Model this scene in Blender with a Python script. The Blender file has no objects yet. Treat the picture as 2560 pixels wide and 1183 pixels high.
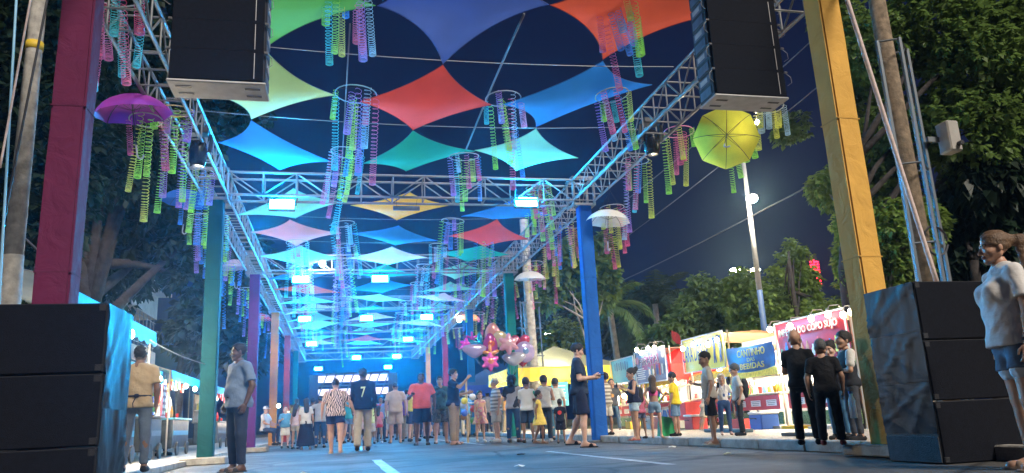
import bpy, bmesh, math, random
import numpy as np
from mathutils import Vector, Matrix
R = math.radians
random.seed(7); rng = np.random.default_rng(7)
sc = bpy.context.scene
col = sc.collection

# ------------------------------------------------------------------ camera
FPX, VX, VY, ROLL, CAMH = 1900.0, 845.0, 1073.0, R(2.8), 0.5
_d = np.array([(VX-1280)/FPX, (VY-591.5)/FPX, 1.0]); _d /= np.linalg.norm(_d)
_u = np.array([-math.sin(ROLL), -math.cos(ROLL), (math.sin(ROLL)*_d[0]+math.cos(ROLL)*_d[1])/_d[2]]); _u /= np.linalg.norm(_u)
_x = np.cross(_u, _d)
if _x[0] < 0: _x = -_x
AX = np.array([_x, _d, _u])                       # world axes written in camera axes (x right, y down, z forward)
cam_d = bpy.data.cameras.new('camera'); cam = bpy.data.objects.new('camera', cam_d); col.objects.link(cam)
cam_d.sensor_width = 36.0; cam_d.lens = 36.0*FPX/2560.0; cam_d.clip_start = 0.05; cam_d.clip_end = 2000
mw = Matrix.Identity(4)
for i in range(3):
    mw[i][0] = AX[i][0]; mw[i][1] = -AX[i][1]; mw[i][2] = -AX[i][2]
mw[0][3], mw[1][3], mw[2][3] = 0, 0, CAMH
cam.matrix_world = mw
sc.camera = cam
def ray(px, py): return AX @ np.array([(px-1280)/FPX, (py-591.5)/FPX, 1.0])
def atY(px, py, Y): r = ray(px, py); return Vector(np.array([0, 0, CAMH]) + r*(Y/r[1]))
def atX(px, py, X): r = ray(px, py); return Vector(np.array([0, 0, CAMH]) + r*(X/r[0]))
def atZ(px, py, Z=0.0): r = ray(px, py); return Vector(np.array([0, 0, CAMH]) + r*((Z-CAMH)/r[2]))

# ------------------------------------------------------------------ night sky, faint ambient "sun", exposure
world = bpy.data.worlds.new('World'); sc.world = world; world.use_nodes = True
wn = world.node_tree.nodes; wl = world.node_tree.links; wn.clear()
SUN_EL, SUN_AZ = R(40), R(158)
sky = wn.new('ShaderNodeTexSky'); sky.sky_type = 'NISHITA'; sky.sun_disc = False
sky.sun_elevation = R(-3.0); sky.sun_rotation = SUN_AZ
tint = wn.new('ShaderNodeMix'); tint.data_type = 'RGBA'; tint.blend_type = 'MIX'; tint.inputs[0].default_value = 0.8
tint.inputs[7].default_value = (0.002, 0.010, 0.070, 1)
bgn = wn.new('ShaderNodeBackground'); bgn.inputs['Strength'].default_value = 0.14
won = wn.new('ShaderNodeOutputWorld')
wl.new(sky.outputs[0], tint.inputs[6]); wl.new(tint.outputs[2], bgn.inputs[0]); wl.new(bgn.outputs[0], won.inputs[0])
sun_d = bpy.data.lights.new('sun', 'SUN'); sun = bpy.data.objects.new('sun', sun_d); col.objects.link(sun)
sun_d.energy = 1.1; sun_d.angle = R(14); sun_d.color = (1.0, 0.90, 0.78)
_sd = Vector((math.sin(SUN_AZ)*math.cos(SUN_EL), math.cos(SUN_AZ)*math.cos(SUN_EL), math.sin(SUN_EL)))
sun.rotation_euler = _sd.to_track_quat('Z', 'Y').to_euler()
sc.view_settings.view_transform = 'Standard'; sc.view_settings.look = 'None'
sc.view_settings.exposure = 2.0; sc.view_settings.gamma = 1.0; sc.view_settings.use_curve_mapping = False
sc.render.engine = 'CYCLES'
cy = sc.cycles
cy.use_denoising = True; cy.denoiser = 'OPENIMAGEDENOISE'
cy.max_bounces = 5; cy.diffuse_bounces = 2; cy.glossy_bounces = 2; cy.transmission_bounces = 3; cy.transparent_max_bounces = 8; cy.volume_bounces = 0
cy.sample_clamp_indirect = 4.0; cy.sample_clamp_direct = 0.0; cy.caustics_reflective = False; cy.caustics_refractive = False
cy.use_light_tree = True

# ------------------------------------------------------------------ materials
MATS = {}
def mat(name, c, rough=0.6, metal=0.0, var=0.0, vscale=8.0, bump=0.0, bscale=40.0, trans=0.0, spec=0.5, emit=None, estr=0.0, alpha=1.0, coat=0.0):
    if name in MATS: return MATS[name]
    m = bpy.data.materials.new(name); m.use_nodes = True; MATS[name] = m
    nt = m.node_tree; N = nt.nodes; L = nt.links
    b = N['Principled BSDF']; out = N['Material Output']
    c4 = (c[0], c[1], c[2], 1.0)
    b.inputs['Base Color'].default_value = c4
    b.inputs['Roughness'].default_value = rough; b.inputs['Metallic'].default_value = metal
    b.inputs['Specular IOR Level'].default_value = spec
    if coat: b.inputs['Coat Weight'].default_value = coat
    tc = None
    if var > 0 or bump > 0:
        tc = N.new('ShaderNodeTexCoord')
    csock = None
    if var > 0:
        nz = N.new('ShaderNodeTexNoise'); nz.inputs['Scale'].default_value = vscale; nz.inputs['Detail'].default_value = 4
        L.new(tc.outputs['Object'], nz.inputs['Vector'])
        rp = N.new('ShaderNodeValToRGB')
        rp.color_ramp.elements[0].position = 0.3; rp.color_ramp.elements[1].position = 0.7
        rp.color_ramp.elements[0].color = tuple(max(0, v*(1-var)) for v in c)+(1,)
        rp.color_ramp.elements[1].color = tuple(min(1, v*(1+var)) for v in c)+(1,)
        L.new(nz.outputs['Fac'], rp.inputs['Fac']); L.new(rp.outputs['Color'], b.inputs['Base Color']); csock = rp.outputs['Color']
    if bump > 0:
        nb = N.new('ShaderNodeTexNoise'); nb.inputs['Scale'].default_value = bscale; nb.inputs['Detail'].default_value = 3
        L.new(tc.outputs['Object'], nb.inputs['Vector'])
        bp = N.new('ShaderNodeBump'); bp.inputs['Strength'].default_value = bump; bp.inputs['Distance'].default_value = 0.02
        L.new(nb.outputs['Fac'], bp.inputs['Height']); L.new(bp.outputs['Normal'], b.inputs['Normal'])
    if trans > 0:
        tr = N.new('ShaderNodeBsdfTranslucent'); tr.inputs['Color'].default_value = c4
        if csock: L.new(csock, tr.inputs['Color'])
        mx = N.new('ShaderNodeMixShader'); mx.inputs[0].default_value = trans
        L.new(b.outputs[0], mx.inputs[1]); L.new(tr.outputs[0], mx.inputs[2]); L.new(mx.outputs[0], out.inputs['Surface'])
    if emit is not None:
        b.inputs['Emission Color'].default_value = (emit[0], emit[1], emit[2], 1); b.inputs['Emission Strength'].default_value = estr
    if alpha < 1: b.inputs['Alpha'].default_value = alpha
    return m
def emat(name, c, s):
    if name in MATS: return MATS[name]
    m = bpy.data.materials.new(name); m.use_nodes = True; MATS[name] = m
    N = m.node_tree.nodes; N.clear(); e = N.new('ShaderNodeEmission'); o = N.new('ShaderNodeOutputMaterial')
    e.inputs[0].default_value = (c[0], c[1], c[2], 1); e.inputs[1].default_value = s
    m.node_tree.links.new(e.outputs[0], o.inputs[0]); return m

# ------------------------------------------------------------------ mesh helpers
class MB:
    def __init__(s): s.v = []; s.f = []; s.m = []
    def add(s, vs, fs, mi=0):
        o = len(s.v); s.v.extend([tuple(v) for v in vs]); s.f.extend([tuple(i+o for i in f) for f in fs]); s.m.extend([mi]*len(fs)); return s
    def box(s, c, d, mi=0, rz=0.0, M=None):
        hx, hy, hz = d[0]/2, d[1]/2, d[2]/2
        vs = [(x*hx, y*hy, z*hz) for z in (-1, 1) for y in (-1, 1) for x in (-1, 1)]
        if rz:
            ca, sa = math.cos(rz), math.sin(rz); vs = [(x*ca-y*sa, x*sa+y*ca, z) for x, y, z in vs]
        if M is not None: vs = [tuple(M @ Vector(v)) for v in vs]
        vs = [(x+c[0], y+c[1], z+c[2]) for x, y, z in vs]
        return s.add(vs, [(0, 2, 3, 1), (4, 5, 7, 6), (0, 1, 5, 4), (2, 6, 7, 3), (0, 4, 6, 2), (1, 3, 7, 5)], mi)
    def bbox(s, c, d, bv=0.01, mi=0, rz=0.0):            # box with chamfered edges
        bm = bmesh.new(); bmesh.ops.create_cube(bm, size=1.0)
        for v in bm.verts: v.co = Vector((v.co.x*d[0], v.co.y*d[1], v.co.z*d[2]))
        bmesh.ops.bevel(bm, geom=list(bm.edges), offset=bv, segments=1, affect='EDGES')
        Mr = Matrix.Rotation(rz, 3, 'Z'); bm.verts.index_update()
        vs = [tuple(Mr @ v.co + Vector(c)) for v in bm.verts]; fs = [[v.index for v in f.verts] for f in bm.faces]; bm.free()
        return s.add(vs, fs, mi)
    def cyl(s, a, b, r0, r1=None, n=8, mi=0, caps=True):
        r1 = r0 if r1 is None else r1
        a = Vector(a); b = Vector(b); d = (b-a)
        if d.length < 1e-6: return s
        d.normalize(); u = d.orthogonal().normalized(); w = d.cross(u)
        vs = []
        for p, r in ((a, r0), (b, r1)):
            for i in range(n):
                t = 2*math.pi*i/n; vs.append(p+u*(r*math.cos(t))+w*(r*math.sin(t)))
        fs = [(i, (i+1) % n, n+(i+1) % n, n+i) for i in range(n)]
        if caps: fs += [tuple(range(n-1, -1, -1)), tuple(range(n, 2*n))]
        return s.add(vs, fs, mi)
    def tube(s, pts, r, n=5, mi=0, closed=False, caps=True):
        P = [Vector(p) for p in pts]; k = len(P); rs = r if hasattr(r, '__len__') else [r]*k
        vs = []; u = None
        for i in range(k):
            d = (P[(i+1) % k]-P[i-1]) if closed else (P[min(i+1, k-1)]-P[max(i-1, 0)])
            d.normalize()
            if u is None: u = d.orthogonal().normalized()
            u = (u-d*u.dot(d)); u = u.normalized() if u.length > 1e-5 else d.orthogonal().normalized()
            w = d.cross(u)
            for j in range(n):
                t = 2*math.pi*j/n; vs.append(P[i]+u*(rs[i]*math.cos(t))+w*(rs[i]*math.sin(t)))
        fs = []
        for i in range(k if closed else k-1):
            a = i*n; b = ((i+1) % k)*n
            for j in range(n): fs.append((a+j, a+(j+1) % n, b+(j+1) % n, b+j))
        if caps and not closed: fs += [tuple(range(n-1, -1, -1)), tuple(range((k-1)*n, k*n))]
        return s.add(vs, fs, mi)
    def lathe(s, prof, c=(0, 0, 0), n=16, mi=0):
        vs = []; fs = []
        for r, z in prof:
            for j in range(n):
                t = 2*math.pi*j/n; vs.append((c[0]+r*math.cos(t), c[1]+r*math.sin(t), c[2]+z))
        for i in range(len(prof)-1):
            for j in range(n): fs.append((i*n+j, i*n+(j+1) % n, (i+1)*n+(j+1) % n, (i+1)*n+j))
        return s.add(vs, fs, mi)
    def ball(s, c, r, n=10, mi=0):
        rr = r if hasattr(r, '__len__') else (r, r, r); vs = []; fs = []; m = max(4, n//2+1)
        for i in range(m+1):
            ph = math.pi*i/m
            for j in range(n):
                t = 2*math.pi*j/n; vs.append((c[0]+rr[0]*math.sin(ph)*math.cos(t), c[1]+rr[1]*math.sin(ph)*math.sin(t), c[2]-rr[2]*math.cos(ph)))
        for i in range(m):
            for j in range(n): fs.append((i*n+j, i*n+(j+1) % n, (i+1)*n+(j+1) % n, (i+1)*n+j))
        return s.add(vs, fs, mi)
    def prism(s, pts2, y0, y1, mi=0):                     # outline in x,z extruded along y
        n = len(pts2); vs = [(x, y0, z) for x, z in pts2]+[(x, y1, z) for x, z in pts2]
        fs = [tuple(range(n)), tuple(range(2*n-1, n-1, -1))]+[(i, n+i, n+(i+1) % n, (i+1) % n) for i in range(n)]
        return s.add(vs, fs, mi)
    def mesh(s, name, smooth=False):
        me = bpy.data.meshes.new(name); me.from_pydata(s.v, [], s.f)
        if any(s.m): me.polygons.foreach_set('material_index', s.m)
        if smooth: me.polygons.foreach_set('use_smooth', [True]*len(s.f))
        me.update(); return me
    def build(s, name, m, parent=None, smooth=False, loc=None):
        return obj(name, s.mesh(name, smooth), m, parent, loc)
def obj(name, me, m=None, parent=None, loc=None):
    o = bpy.data.objects.new(name, me); col.objects.link(o)
    if m is not None and len(me.materials) == 0:
        for k in (m if isinstance(m, (list, tuple)) else [m]): me.materials.append(k)
    if parent is not None: o.parent = parent
    if loc is not None: o.location = loc
    return o
def inst(name, me, m, parent, loc=(0, 0, 0), rot=None, scale=None):    # shares mesh data, own material
    o = bpy.data.objects.new(name, me); col.objects.link(o); o.parent = parent; o.location = loc
    if len(me.materials) == 0: me.materials.append(m)
    if me.materials[0] is not m:
        o.material_slots[0].link = 'OBJECT'; o.material_slots[0].material = m
    if rot is not None:
        if len(rot) == 4: o.rotation_mode = 'QUATERNION'; o.rotation_quaternion = rot
        else: o.rotation_euler = rot
    if scale is not None: o.scale = scale
    return o
def thing(name, label, cat, loc=(0, 0, 0), rz=0.0, group=None):
    o = bpy.data.objects.new(name, None); col.objects.link(o); o.location = loc; o.rotation_euler = (0, 0, rz); o.empty_display_size = 0.1
    return tag(o, label, cat, group)
def tag(o, label, cat, group=None):
    o['label'] = label; o['category'] = cat
    if group: o['group'] = group
    return o
def struct(o): o['kind'] = 'structure'; return o
def np_mesh(name, V, F, smooth=False):                     # V (n,3), F (m,4) or (m,3) arrays
    me = bpy.data.meshes.new(name); nv, nf, k = len(V), len(F), F.shape[1]
    me.vertices.add(nv); me.vertices.foreach_set('co', np.asarray(V, np.float32).ravel())
    me.loops.add(nf*k); me.loops.foreach_set('vertex_index', np.asarray(F, np.int32).ravel())
    me.polygons.add(nf); me.polygons.foreach_set('loop_start', np.arange(nf, dtype=np.int32)*k); me.polygons.foreach_set('loop_total', np.full(nf, k, np.int32))
    if smooth: me.polygons.foreach_set('use_smooth', np.ones(nf, bool))
    me.update(calc_edges=True); me.validate(); return me
def text_obj(body, m, parent, M, width, height, depth=0.004, name='lettering', bold=0.0, shear=0.0):
    cu = bpy.data.curves.new(name, 'FONT'); cu.body = body; cu.align_x = 'CENTER'; cu.align_y = 'CENTER'
    cu.extrude = 0.0; cu.offset = bold; cu.shear = shear; cu.resolution_u = 3; cu.space_line = 0.9
    t = bpy.data.objects.new('tmp_text', cu); col.objects.link(t); bpy.context.view_layer.update()
    me = bpy.data.meshes.new_from_object(t.evaluated_get(bpy.context.evaluated_depsgraph_get()))
    bpy.data.objects.remove(t); bpy.data.curves.remove(cu)
    n = len(me.vertices); co = np.empty(n*3, np.float32); me.vertices.foreach_get('co', co); co = co.reshape(-1, 3)
    lo, hi = co.min(0), co.max(0); c = (lo+hi)/2; sz = np.maximum(hi-lo, 1e-4)
    co = (co-c); co[:, 0] *= width/sz[0]; co[:, 1] *= height/sz[1]; co[:, 2] = 0
    me.vertices.foreach_set('co', co.ravel()); me.update(); me.materials.clear(); me.name = name
    bm = bmesh.new(); bm.from_mesh(me)
    r = bmesh.ops.extrude_face_region(bm, geom=list(bm.faces))
    for v in r['geom']:
        if isinstance(v, bmesh.types.BMVert): v.co.z += depth
    bmesh.ops.recalc_face_normals(bm, faces=list(bm.faces)); bm.to_mesh(me); bm.free()
    o = obj(name, me, m, parent); o.matrix_local = M; return o
# ------------------------------------------------------------------ people: signed-distance bodies meshed with surface nets
class Field:
    def __init__(s, lo, hi, res):
        s.lo = np.array(lo, float); s.res = res
        n = np.ceil((np.array(hi)-s.lo)/res).astype(int)+1
        s.v = np.full(n, 0.25, np.float32)
        s.ax = [s.lo[i]+res*np.arange(n[i]) for i in range(3)]
    def _sub(s, lo, hi):
        sl = []
        for i in range(3):
            a = max(0, int((lo[i]-s.lo[i])/s.res)); b = min(s.v.shape[i], int((hi[i]-s.lo[i])/s.res)+2)
            if b <= a: return None
            sl.append(slice(a, b))
        g = np.meshgrid(*[s.ax[i][sl[i]] for i in range(3)], indexing='ij', sparse=True)
        return tuple(sl), g
    def _min(s, sl, d, k):
        a = s.v[sl]
        h = np.clip(0.5+0.5*(a-d)/k, 0, 1); s.v[sl] = a*(1-h)+d*h-k*h*(1-h)
    def cone(s, a, b, ra, rb, k=0.03, sx=1.0, sy=1.0, flat=False):
        a = np.array(a, float); b = np.array(b, float); m = max(ra, rb)*max(1, sx, sy)+0.07
        q = s._sub(np.minimum(a, b)-m, np.maximum(a, b)+m)
        if q is None: return s
        sl, (x, y, z) = q
        S = np.array([1/sx, 1/sy, 1]); A = a*S; D = (b-a)*S; L = max(1e-9, D@D)
        px, py, pz = x*S[0]-A[0], y*S[1]-A[1], z-A[2]
        tu = (px*D[0]+py*D[1]+pz*D[2])/L; t = np.clip(tu, 0, 1)
        d = np.sqrt((px-t*D[0])**2+(py-t*D[1])**2+(pz-t*D[2])**2)-(ra+(rb-ra)*t)
        if flat: d = np.maximum(d, (tu-1)*math.sqrt(L))
        s._min(sl, d*min(1, sx, sy)**0.5, k); return s
    def ell(s, c, r, k=0.02, sub=False):
        c = np.array(c, float); r = np.array(r, float); q = s._sub(c-r-0.06, c+r+0.06)
        if q is None: return s
        sl, (x, y, z) = q
        d = (np.sqrt(((x-c[0])/r[0])**2+((y-c[1])/r[1])**2+((z-c[2])/r[2])**2)-1)*min(r)
        if sub:
            a = s.v[sl]; b = -d; h = np.clip(0.5-0.5*(a-b)/k, 0, 1); s.v[sl] = a*(1-h)+b*h+k*h*(1-h)
        else: s._min(sl, d, k)
        return s
    def cut(s, n, off):                                   # keep where n.p < off
        x, y, z = np.meshgrid(*s.ax, indexing='ij', sparse=True)
        s.v = np.maximum(s.v, (x*n[0]+y*n[1]+z*n[2]-off).astype(np.float32)); return s
    def wrinkle(s, amp, sc_, seed=0.0):
        x, y, z = np.meshgrid(*s.ax, indexing='ij', sparse=True)
        s.v = s.v+(amp*(np.sin(sc_*z*1.3+2.2*np.sin(sc_*0.55*x+seed)+seed)*np.sin(sc_*0.5*(x+y)+1.7*seed)+0.6*np.sin(sc_*(0.8*x-0.5*z)+3*seed+2*np.sin(sc_*.4*z)))).astype(np.float32); return s
    def mesh(s):
        v = s.v; sg = v < 0
        nx, ny, nz = v.shape
        cnt = np.zeros((nx-1, ny-1, nz-1), np.int8)
        for i in (0, 1):
            for j in (0, 1):
                for k in (0, 1): cnt += sg[i:nx-1+i, j:ny-1+j, k:nz-1+k]
        msk = (cnt > 0) & (cnt < 8); I, Jx, K = np.nonzero(msk)
        idx = np.full(msk.shape, -1, np.int64); idx[msk] = np.arange(len(I))
        acc = np.zeros((len(I), 3)); n = np.zeros(len(I))
        for ax in range(3):
            o1, o2 = [q for q in range(3) if q != ax]
            for p in (0, 1):
                for q in (0, 1):
                    off = [0, 0, 0]; off[o1] = p; off[o2] = q; of2 = list(off); of2[ax] = 1
                    va = v[I+off[0], Jx+off[1], K+off[2]]; vb = v[I+of2[0], Jx+of2[1], K+of2[2]]
                    c = (va < 0) != (vb < 0); t = np.where(c, va/np.where(va == vb, 1, va-vb), 0)
                    P = np.empty((len(I), 3)); P[:, o1] = p; P[:, o2] = q; P[:, ax] = t
                    acc += P*c[:, None]; n += c
        V = (np.stack([I, Jx, K], 1)+acc/n[:, None])*s.res+s.lo
        F = []
        for ax in range(3):
            o1, o2 = (ax+1) % 3, (ax+2) % 3
            a = [slice(0, q) for q in v.shape]; b = list(a); a[ax] = slice(0, v.shape[ax]-1); b[ax] = slice(1, v.shape[ax])
            sa, sb = sg[tuple(a)], sg[tuple(b)]; E_ = np.argwhere(sa != sb)
            ok = (E_[:, o1] > 0) & (E_[:, o2] > 0) & (E_[:, o1] < v.shape[o1]-1) & (E_[:, o2] < v.shape[o2]-1); E_ = E_[ok]
            if not len(E_): continue
            def cid(d1, d2):
                q = E_.copy(); q[:, o1] -= d1; q[:, o2] -= d2; return idx[q[:, 0], q[:, 1], q[:, 2]]
            Q = np.stack([cid(1, 1), cid(0, 1), cid(0, 0), cid(1, 0)], 1)
            fl = sa[tuple(E_.T)] == False
            Q[fl] = Q[fl][:, ::-1]; F.append(Q)
        F = np.concatenate(F) if F else np.zeros((0, 4), int)
        return V, F[(F >= 0).all(1)]
_head_cache = {}
def head_mesh(res, fem=False):                            # faces -Y, centre of the head at the origin, about 0.235 m tall
    key = (res, fem)
    if key in _head_cache: return _head_cache[key]
    f = Field((-.12, -.15, -.19), (.12, .14, .15), res)
    f.ell((0, .012, .028), (.074, .094, .088), .02)                     # skull
    f.cone((0, -.03, -.03), (0, -.045, -.082), .060, .034, .035, sx=1.0)  # face and jaw
    f.ell((0, -.072, -.098), (.02, .02, .017), .02)                     # chin
    for sx in (-1, 1):
        f.ell((sx*.043, -.052, -.028), (.028, .03, .024), .02)          # cheek
        f.cone((sx*.052, .01, -.06), (sx*.02, -.06, -.098), .02, .018, .03)
        f.ell((sx*.077, .018, -.012), (.009, .018, .031), .006)         # ear
        f.ell((sx*.031, -.098, .003), (.018, .02, .011), .012, sub=True)  # eye socket
        f.ell((sx*.031, -.077, .002), (.013, .013, .0115), .002)        # eyeball
        f.cone((sx*.012, -.088, .021), (sx*.046, -.078, .022), .008, .006, .010)  # brow
    f.cone((0, -.088, .006), (0, -.109, -.034), .0075, .012, .008)       # nose
    f.ell((-.012, -.099, -.037), (.009, .01, .008), .006); f.ell((.012, -.099, -.037), (.009, .01, .008), .006)
    f.ell((0, -.089, -.058), (.024, .012, .0065), .005); f.ell((0, -.087, -.070), (.021, .012, .0075), .005)   # lips
    V, F = f.mesh()
    C = V[F].mean(1); mi = np.zeros(len(F), np.int32)
    for sx in (-1, 1):
        d = np.hypot(C[:, 0]-sx*.031, C[:, 2]-.002); mi[(d < .0115) & (np.abs(C[:, 2]-.001) < .0055) & (C[:, 1] < -.078)] = 1
        mi[(d < .0062) & (C[:, 1] < -.078)] = 2
        mi[(np.abs(C[:, 2]-.024) < .0065) & (np.abs(C[:, 0]*sx-.031) < .021) & (C[:, 1] < -.06)] = 2
    mi[(np.abs(C[:, 2]+.064) < .011) & (np.abs(C[:, 0]) < .024) & (C[:, 1] < -.088)] = 3
    _head_cache[key] = (V, F, mi); return _head_cache[key]
_hand_cache = {}
def hand_mesh(res, grip=0.35):                            # left hand: wrist at the origin, fingers along -Z, palm to -X, thumb to -Y
    key = (res, grip)
    if key in _hand_cache: return _hand_cache[key]
    f = Field((-.10, -.08, -.21), (.04, .06, .04), res)
    rr = max(.0085, res*.62)
    f.cone((0, 0, .02), (0, 0, -.03), .026, .03, .02, sx=.6)
    f.cone((0, -.018, -.045), (0, -.022, -.085), .02, .016, .015, sx=.65); f.cone((0, .014, -.045), (0, .02, -.08), .02, .015, .015, sx=.65)
    for y, L in ((-.030, .070), (-.0105, .080), (.009, .074), (.0275, .058)):
        p = np.array([0, y, -.088]); a = grip*0.7
        for s_ in (.45, .32, .25):
            q = p+np.array([-math.sin(a), 0, -math.cos(a)])*L*s_*1.0
            f.cone(p, q, rr, rr*.92, .004); p = q; a += grip*1.25
    f.cone((-.004, -.026, -.03), (-.016, -.052, -.062), .013, .011, .012); f.cone((-.016, -.052, -.062), (-.022, -.056, -.094), .0105, .009, .006)
    _hand_cache[key] = f.mesh(); return _hand_cache[key]
def unit(v): v = np.array(v, float); return v/np.linalg.norm(v)
POSES = {
 'stand': {},
 'stand2': dict(aL=((.14, .05, -1), (.02, -.25, -1)), aR=((-.16, .06, -1), (.02, -.3, -1)), lL=((.10, -.06, -1), (.02, .04, -1)), lR=((-.06, .04, -1), (-.03, .02, -1))),
 'walk': dict(aL=((.12, .28, -1), (.02, -.05, -1)), aR=((-.12, -.25, -1), (0, -.45, -1)), lL=((.03, -.42, -1), (0, .10, -1)), lR=((-.03, .12, -1), (0, .62, -1))),
 'walk2': dict(aL=((.12, -.2, -1), (.02, -.35, -1)), aR=((-.12, .22, -1), (0, -.0, -1)), lL=((.03, .16, -1), (0, .42, -1)), lR=((-.03, -.28, -1), (0, .05, -1))),
 'phoneR': dict(aR=((-.12, -.12, -1), (.30, -1, .25)), aL=((.14, .05, -1), (.02, -.25, -1))),
 'phone2': dict(aR=((-.14, -.18, -1), (.42, -1, .12)), aL=((.14, -.2, -1), (-.42, -1, .10))),
 'phoneface': dict(aR=((-.2, -.25, -1), (.25, -.55, 1)), aL=((.35, .15, -.8), (-.55, -.25, -.75))),
 'phoneup2': dict(aR=((-.2, -.35, -1), (.35, -1, .75)), aL=((.2, -.3, -1), (-.4, -1, .6))),
 'hips': dict(aL=((.60, .18, -.85), (-.62, -.1, -.75)), aR=((-.60, .18, -.85), (.62, -.1, -.75))),
 'cross': dict(aL=((.15, -.2, -1), (-1, -.45, .1)), aR=((-.15, -.2, -1), (1, -.5, .15))),
 'raiseR': dict(aR=((-.25, -.75, -.35), (-.1, -.75, .75)), aL=((.14, -.15, -1), (.0, -.8, .2))),
 'holdhandR': dict(aR=((-.45, .1, -1), (-.35, -.2, -1)), lL=((.05, -.25, -1), (0, .05, -1)), lR=((-.05, .12, -1), (0, .4, -1))),
 'kidhandL': dict(aL=((.75, .05, .1), (.55, -.1, .75)), lL=((.04, .12, -1), (0, .35, -1)), lR=((-.04, -.2, -1), (0, .05, -1))),
 'reach': dict(aR=((-.15, -.9, -.5), (0, -1, -.15)), aL=((.15, -.8, -.6), (0, -1, -.2))),
 'hug': dict(aL=((.7, -.1, -.4), (.9, -.3, .1)), aR=((-.12, .05, -1), (.02, -.25, -1))),
 'pocket': dict(aL=((.2, .15, -1), (-.12, -.35, -1)), aR=((-.2, .15, -1), (.12, -.35, -1)), lL=((.09, -.05, -1), (.0, .04, -1)), lR=((-.09, .03, -1), (0, .04, -1))),
 'sit': dict(lL=((.12, -1, -.12), (0, .0, -1)), lR=((-.12, -1, -.12), (0, .0, -1)), aL=((.12, -.4, -1), (-.1, -1, -.3)), aR=((-.12, -.4, -1), (.1, -1, -.3))),
}
SKIN = {'light': (.62, .38, .28), 'tan': (.42, .235, .155), 'brown': (.24, .125, .078), 'dark': (.10, .052, .034)}
def skinmats(tone):
    c = SKIN[tone]
    return [mat('skin_'+tone, c, .5, var=.10, vscale=14, bump=.05, bscale=60), mat('eye_white', (.75, .73, .70), .25), mat('eye_dark', (.015, .01, .008), .4),
            mat('lip_'+tone, (c[0]*.85, c[1]*.55, c[2]*.6), .45)]
def cloth(c, var=.12, key=None):
    return mat('cloth_%d_%d_%d' % tuple(int(v*255) for v in c), c, .85, var=var, vscale=5, bump=.55, bscale=15, spec=.25)
def stripes(name, ca, cb, scale, axis='Z', dist=0.0):
    if name in MATS: return MATS[name]
    m = mat(name, ca, .85); N = m.node_tree.nodes; L = m.node_tree.links
    tc = N.new('ShaderNodeTexCoord'); w = N.new('ShaderNodeTexWave'); w.bands_direction = axis; w.inputs['Scale'].default_value = scale; w.inputs['Distortion'].default_value = dist
    w.inputs['Detail'].default_value = 1.5; w.inputs['Detail Scale'].default_value = 1.2
    rp = N.new('ShaderNodeValToRGB'); rp.color_ramp.interpolation = 'CONSTANT'
    rp.color_ramp.elements[0].color = ca+(1,); rp.color_ramp.elements[1].color = cb+(1,); rp.color_ramp.elements[1].position = .5
    L.new(tc.outputs['Object'], w.inputs['Vector']); L.new(w.outputs['Fac'], rp.inputs['Fac']); L.new(rp.outputs['Color'], N['Principled BSDF'].inputs['Base Color']); return m
def blotch(name, cols, scale):
    if name in MATS: return MATS[name]
    m = mat(name, cols[0], .85); N = m.node_tree.nodes; L = m.node_tree.links
    tc = N.new('ShaderNodeTexCoord'); w = N.new('ShaderNodeTexNoise'); w.inputs['Scale'].default_value = scale
    rp = N.new('ShaderNodeValToRGB'); rp.color_ramp.interpolation = 'CONSTANT'
    rp.color_ramp.elements[0].color = cols[0]+(1,); rp.color_ramp.elements[1].color = cols[1]+(1,); rp.color_ramp.elements[1].position = .46
    if len(cols) > 2: e = rp.color_ramp.elements.new(.56); e.color = cols[2]+(1,)
    L.new(tc.outputs['Object'], w.inputs['Vector']); L.new(w.outputs['Fac'], rp.inputs['Fac']); L.new(rp.outputs['Color'], N['Principled BSDF'].inputs['Base Color']); return m

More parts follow.
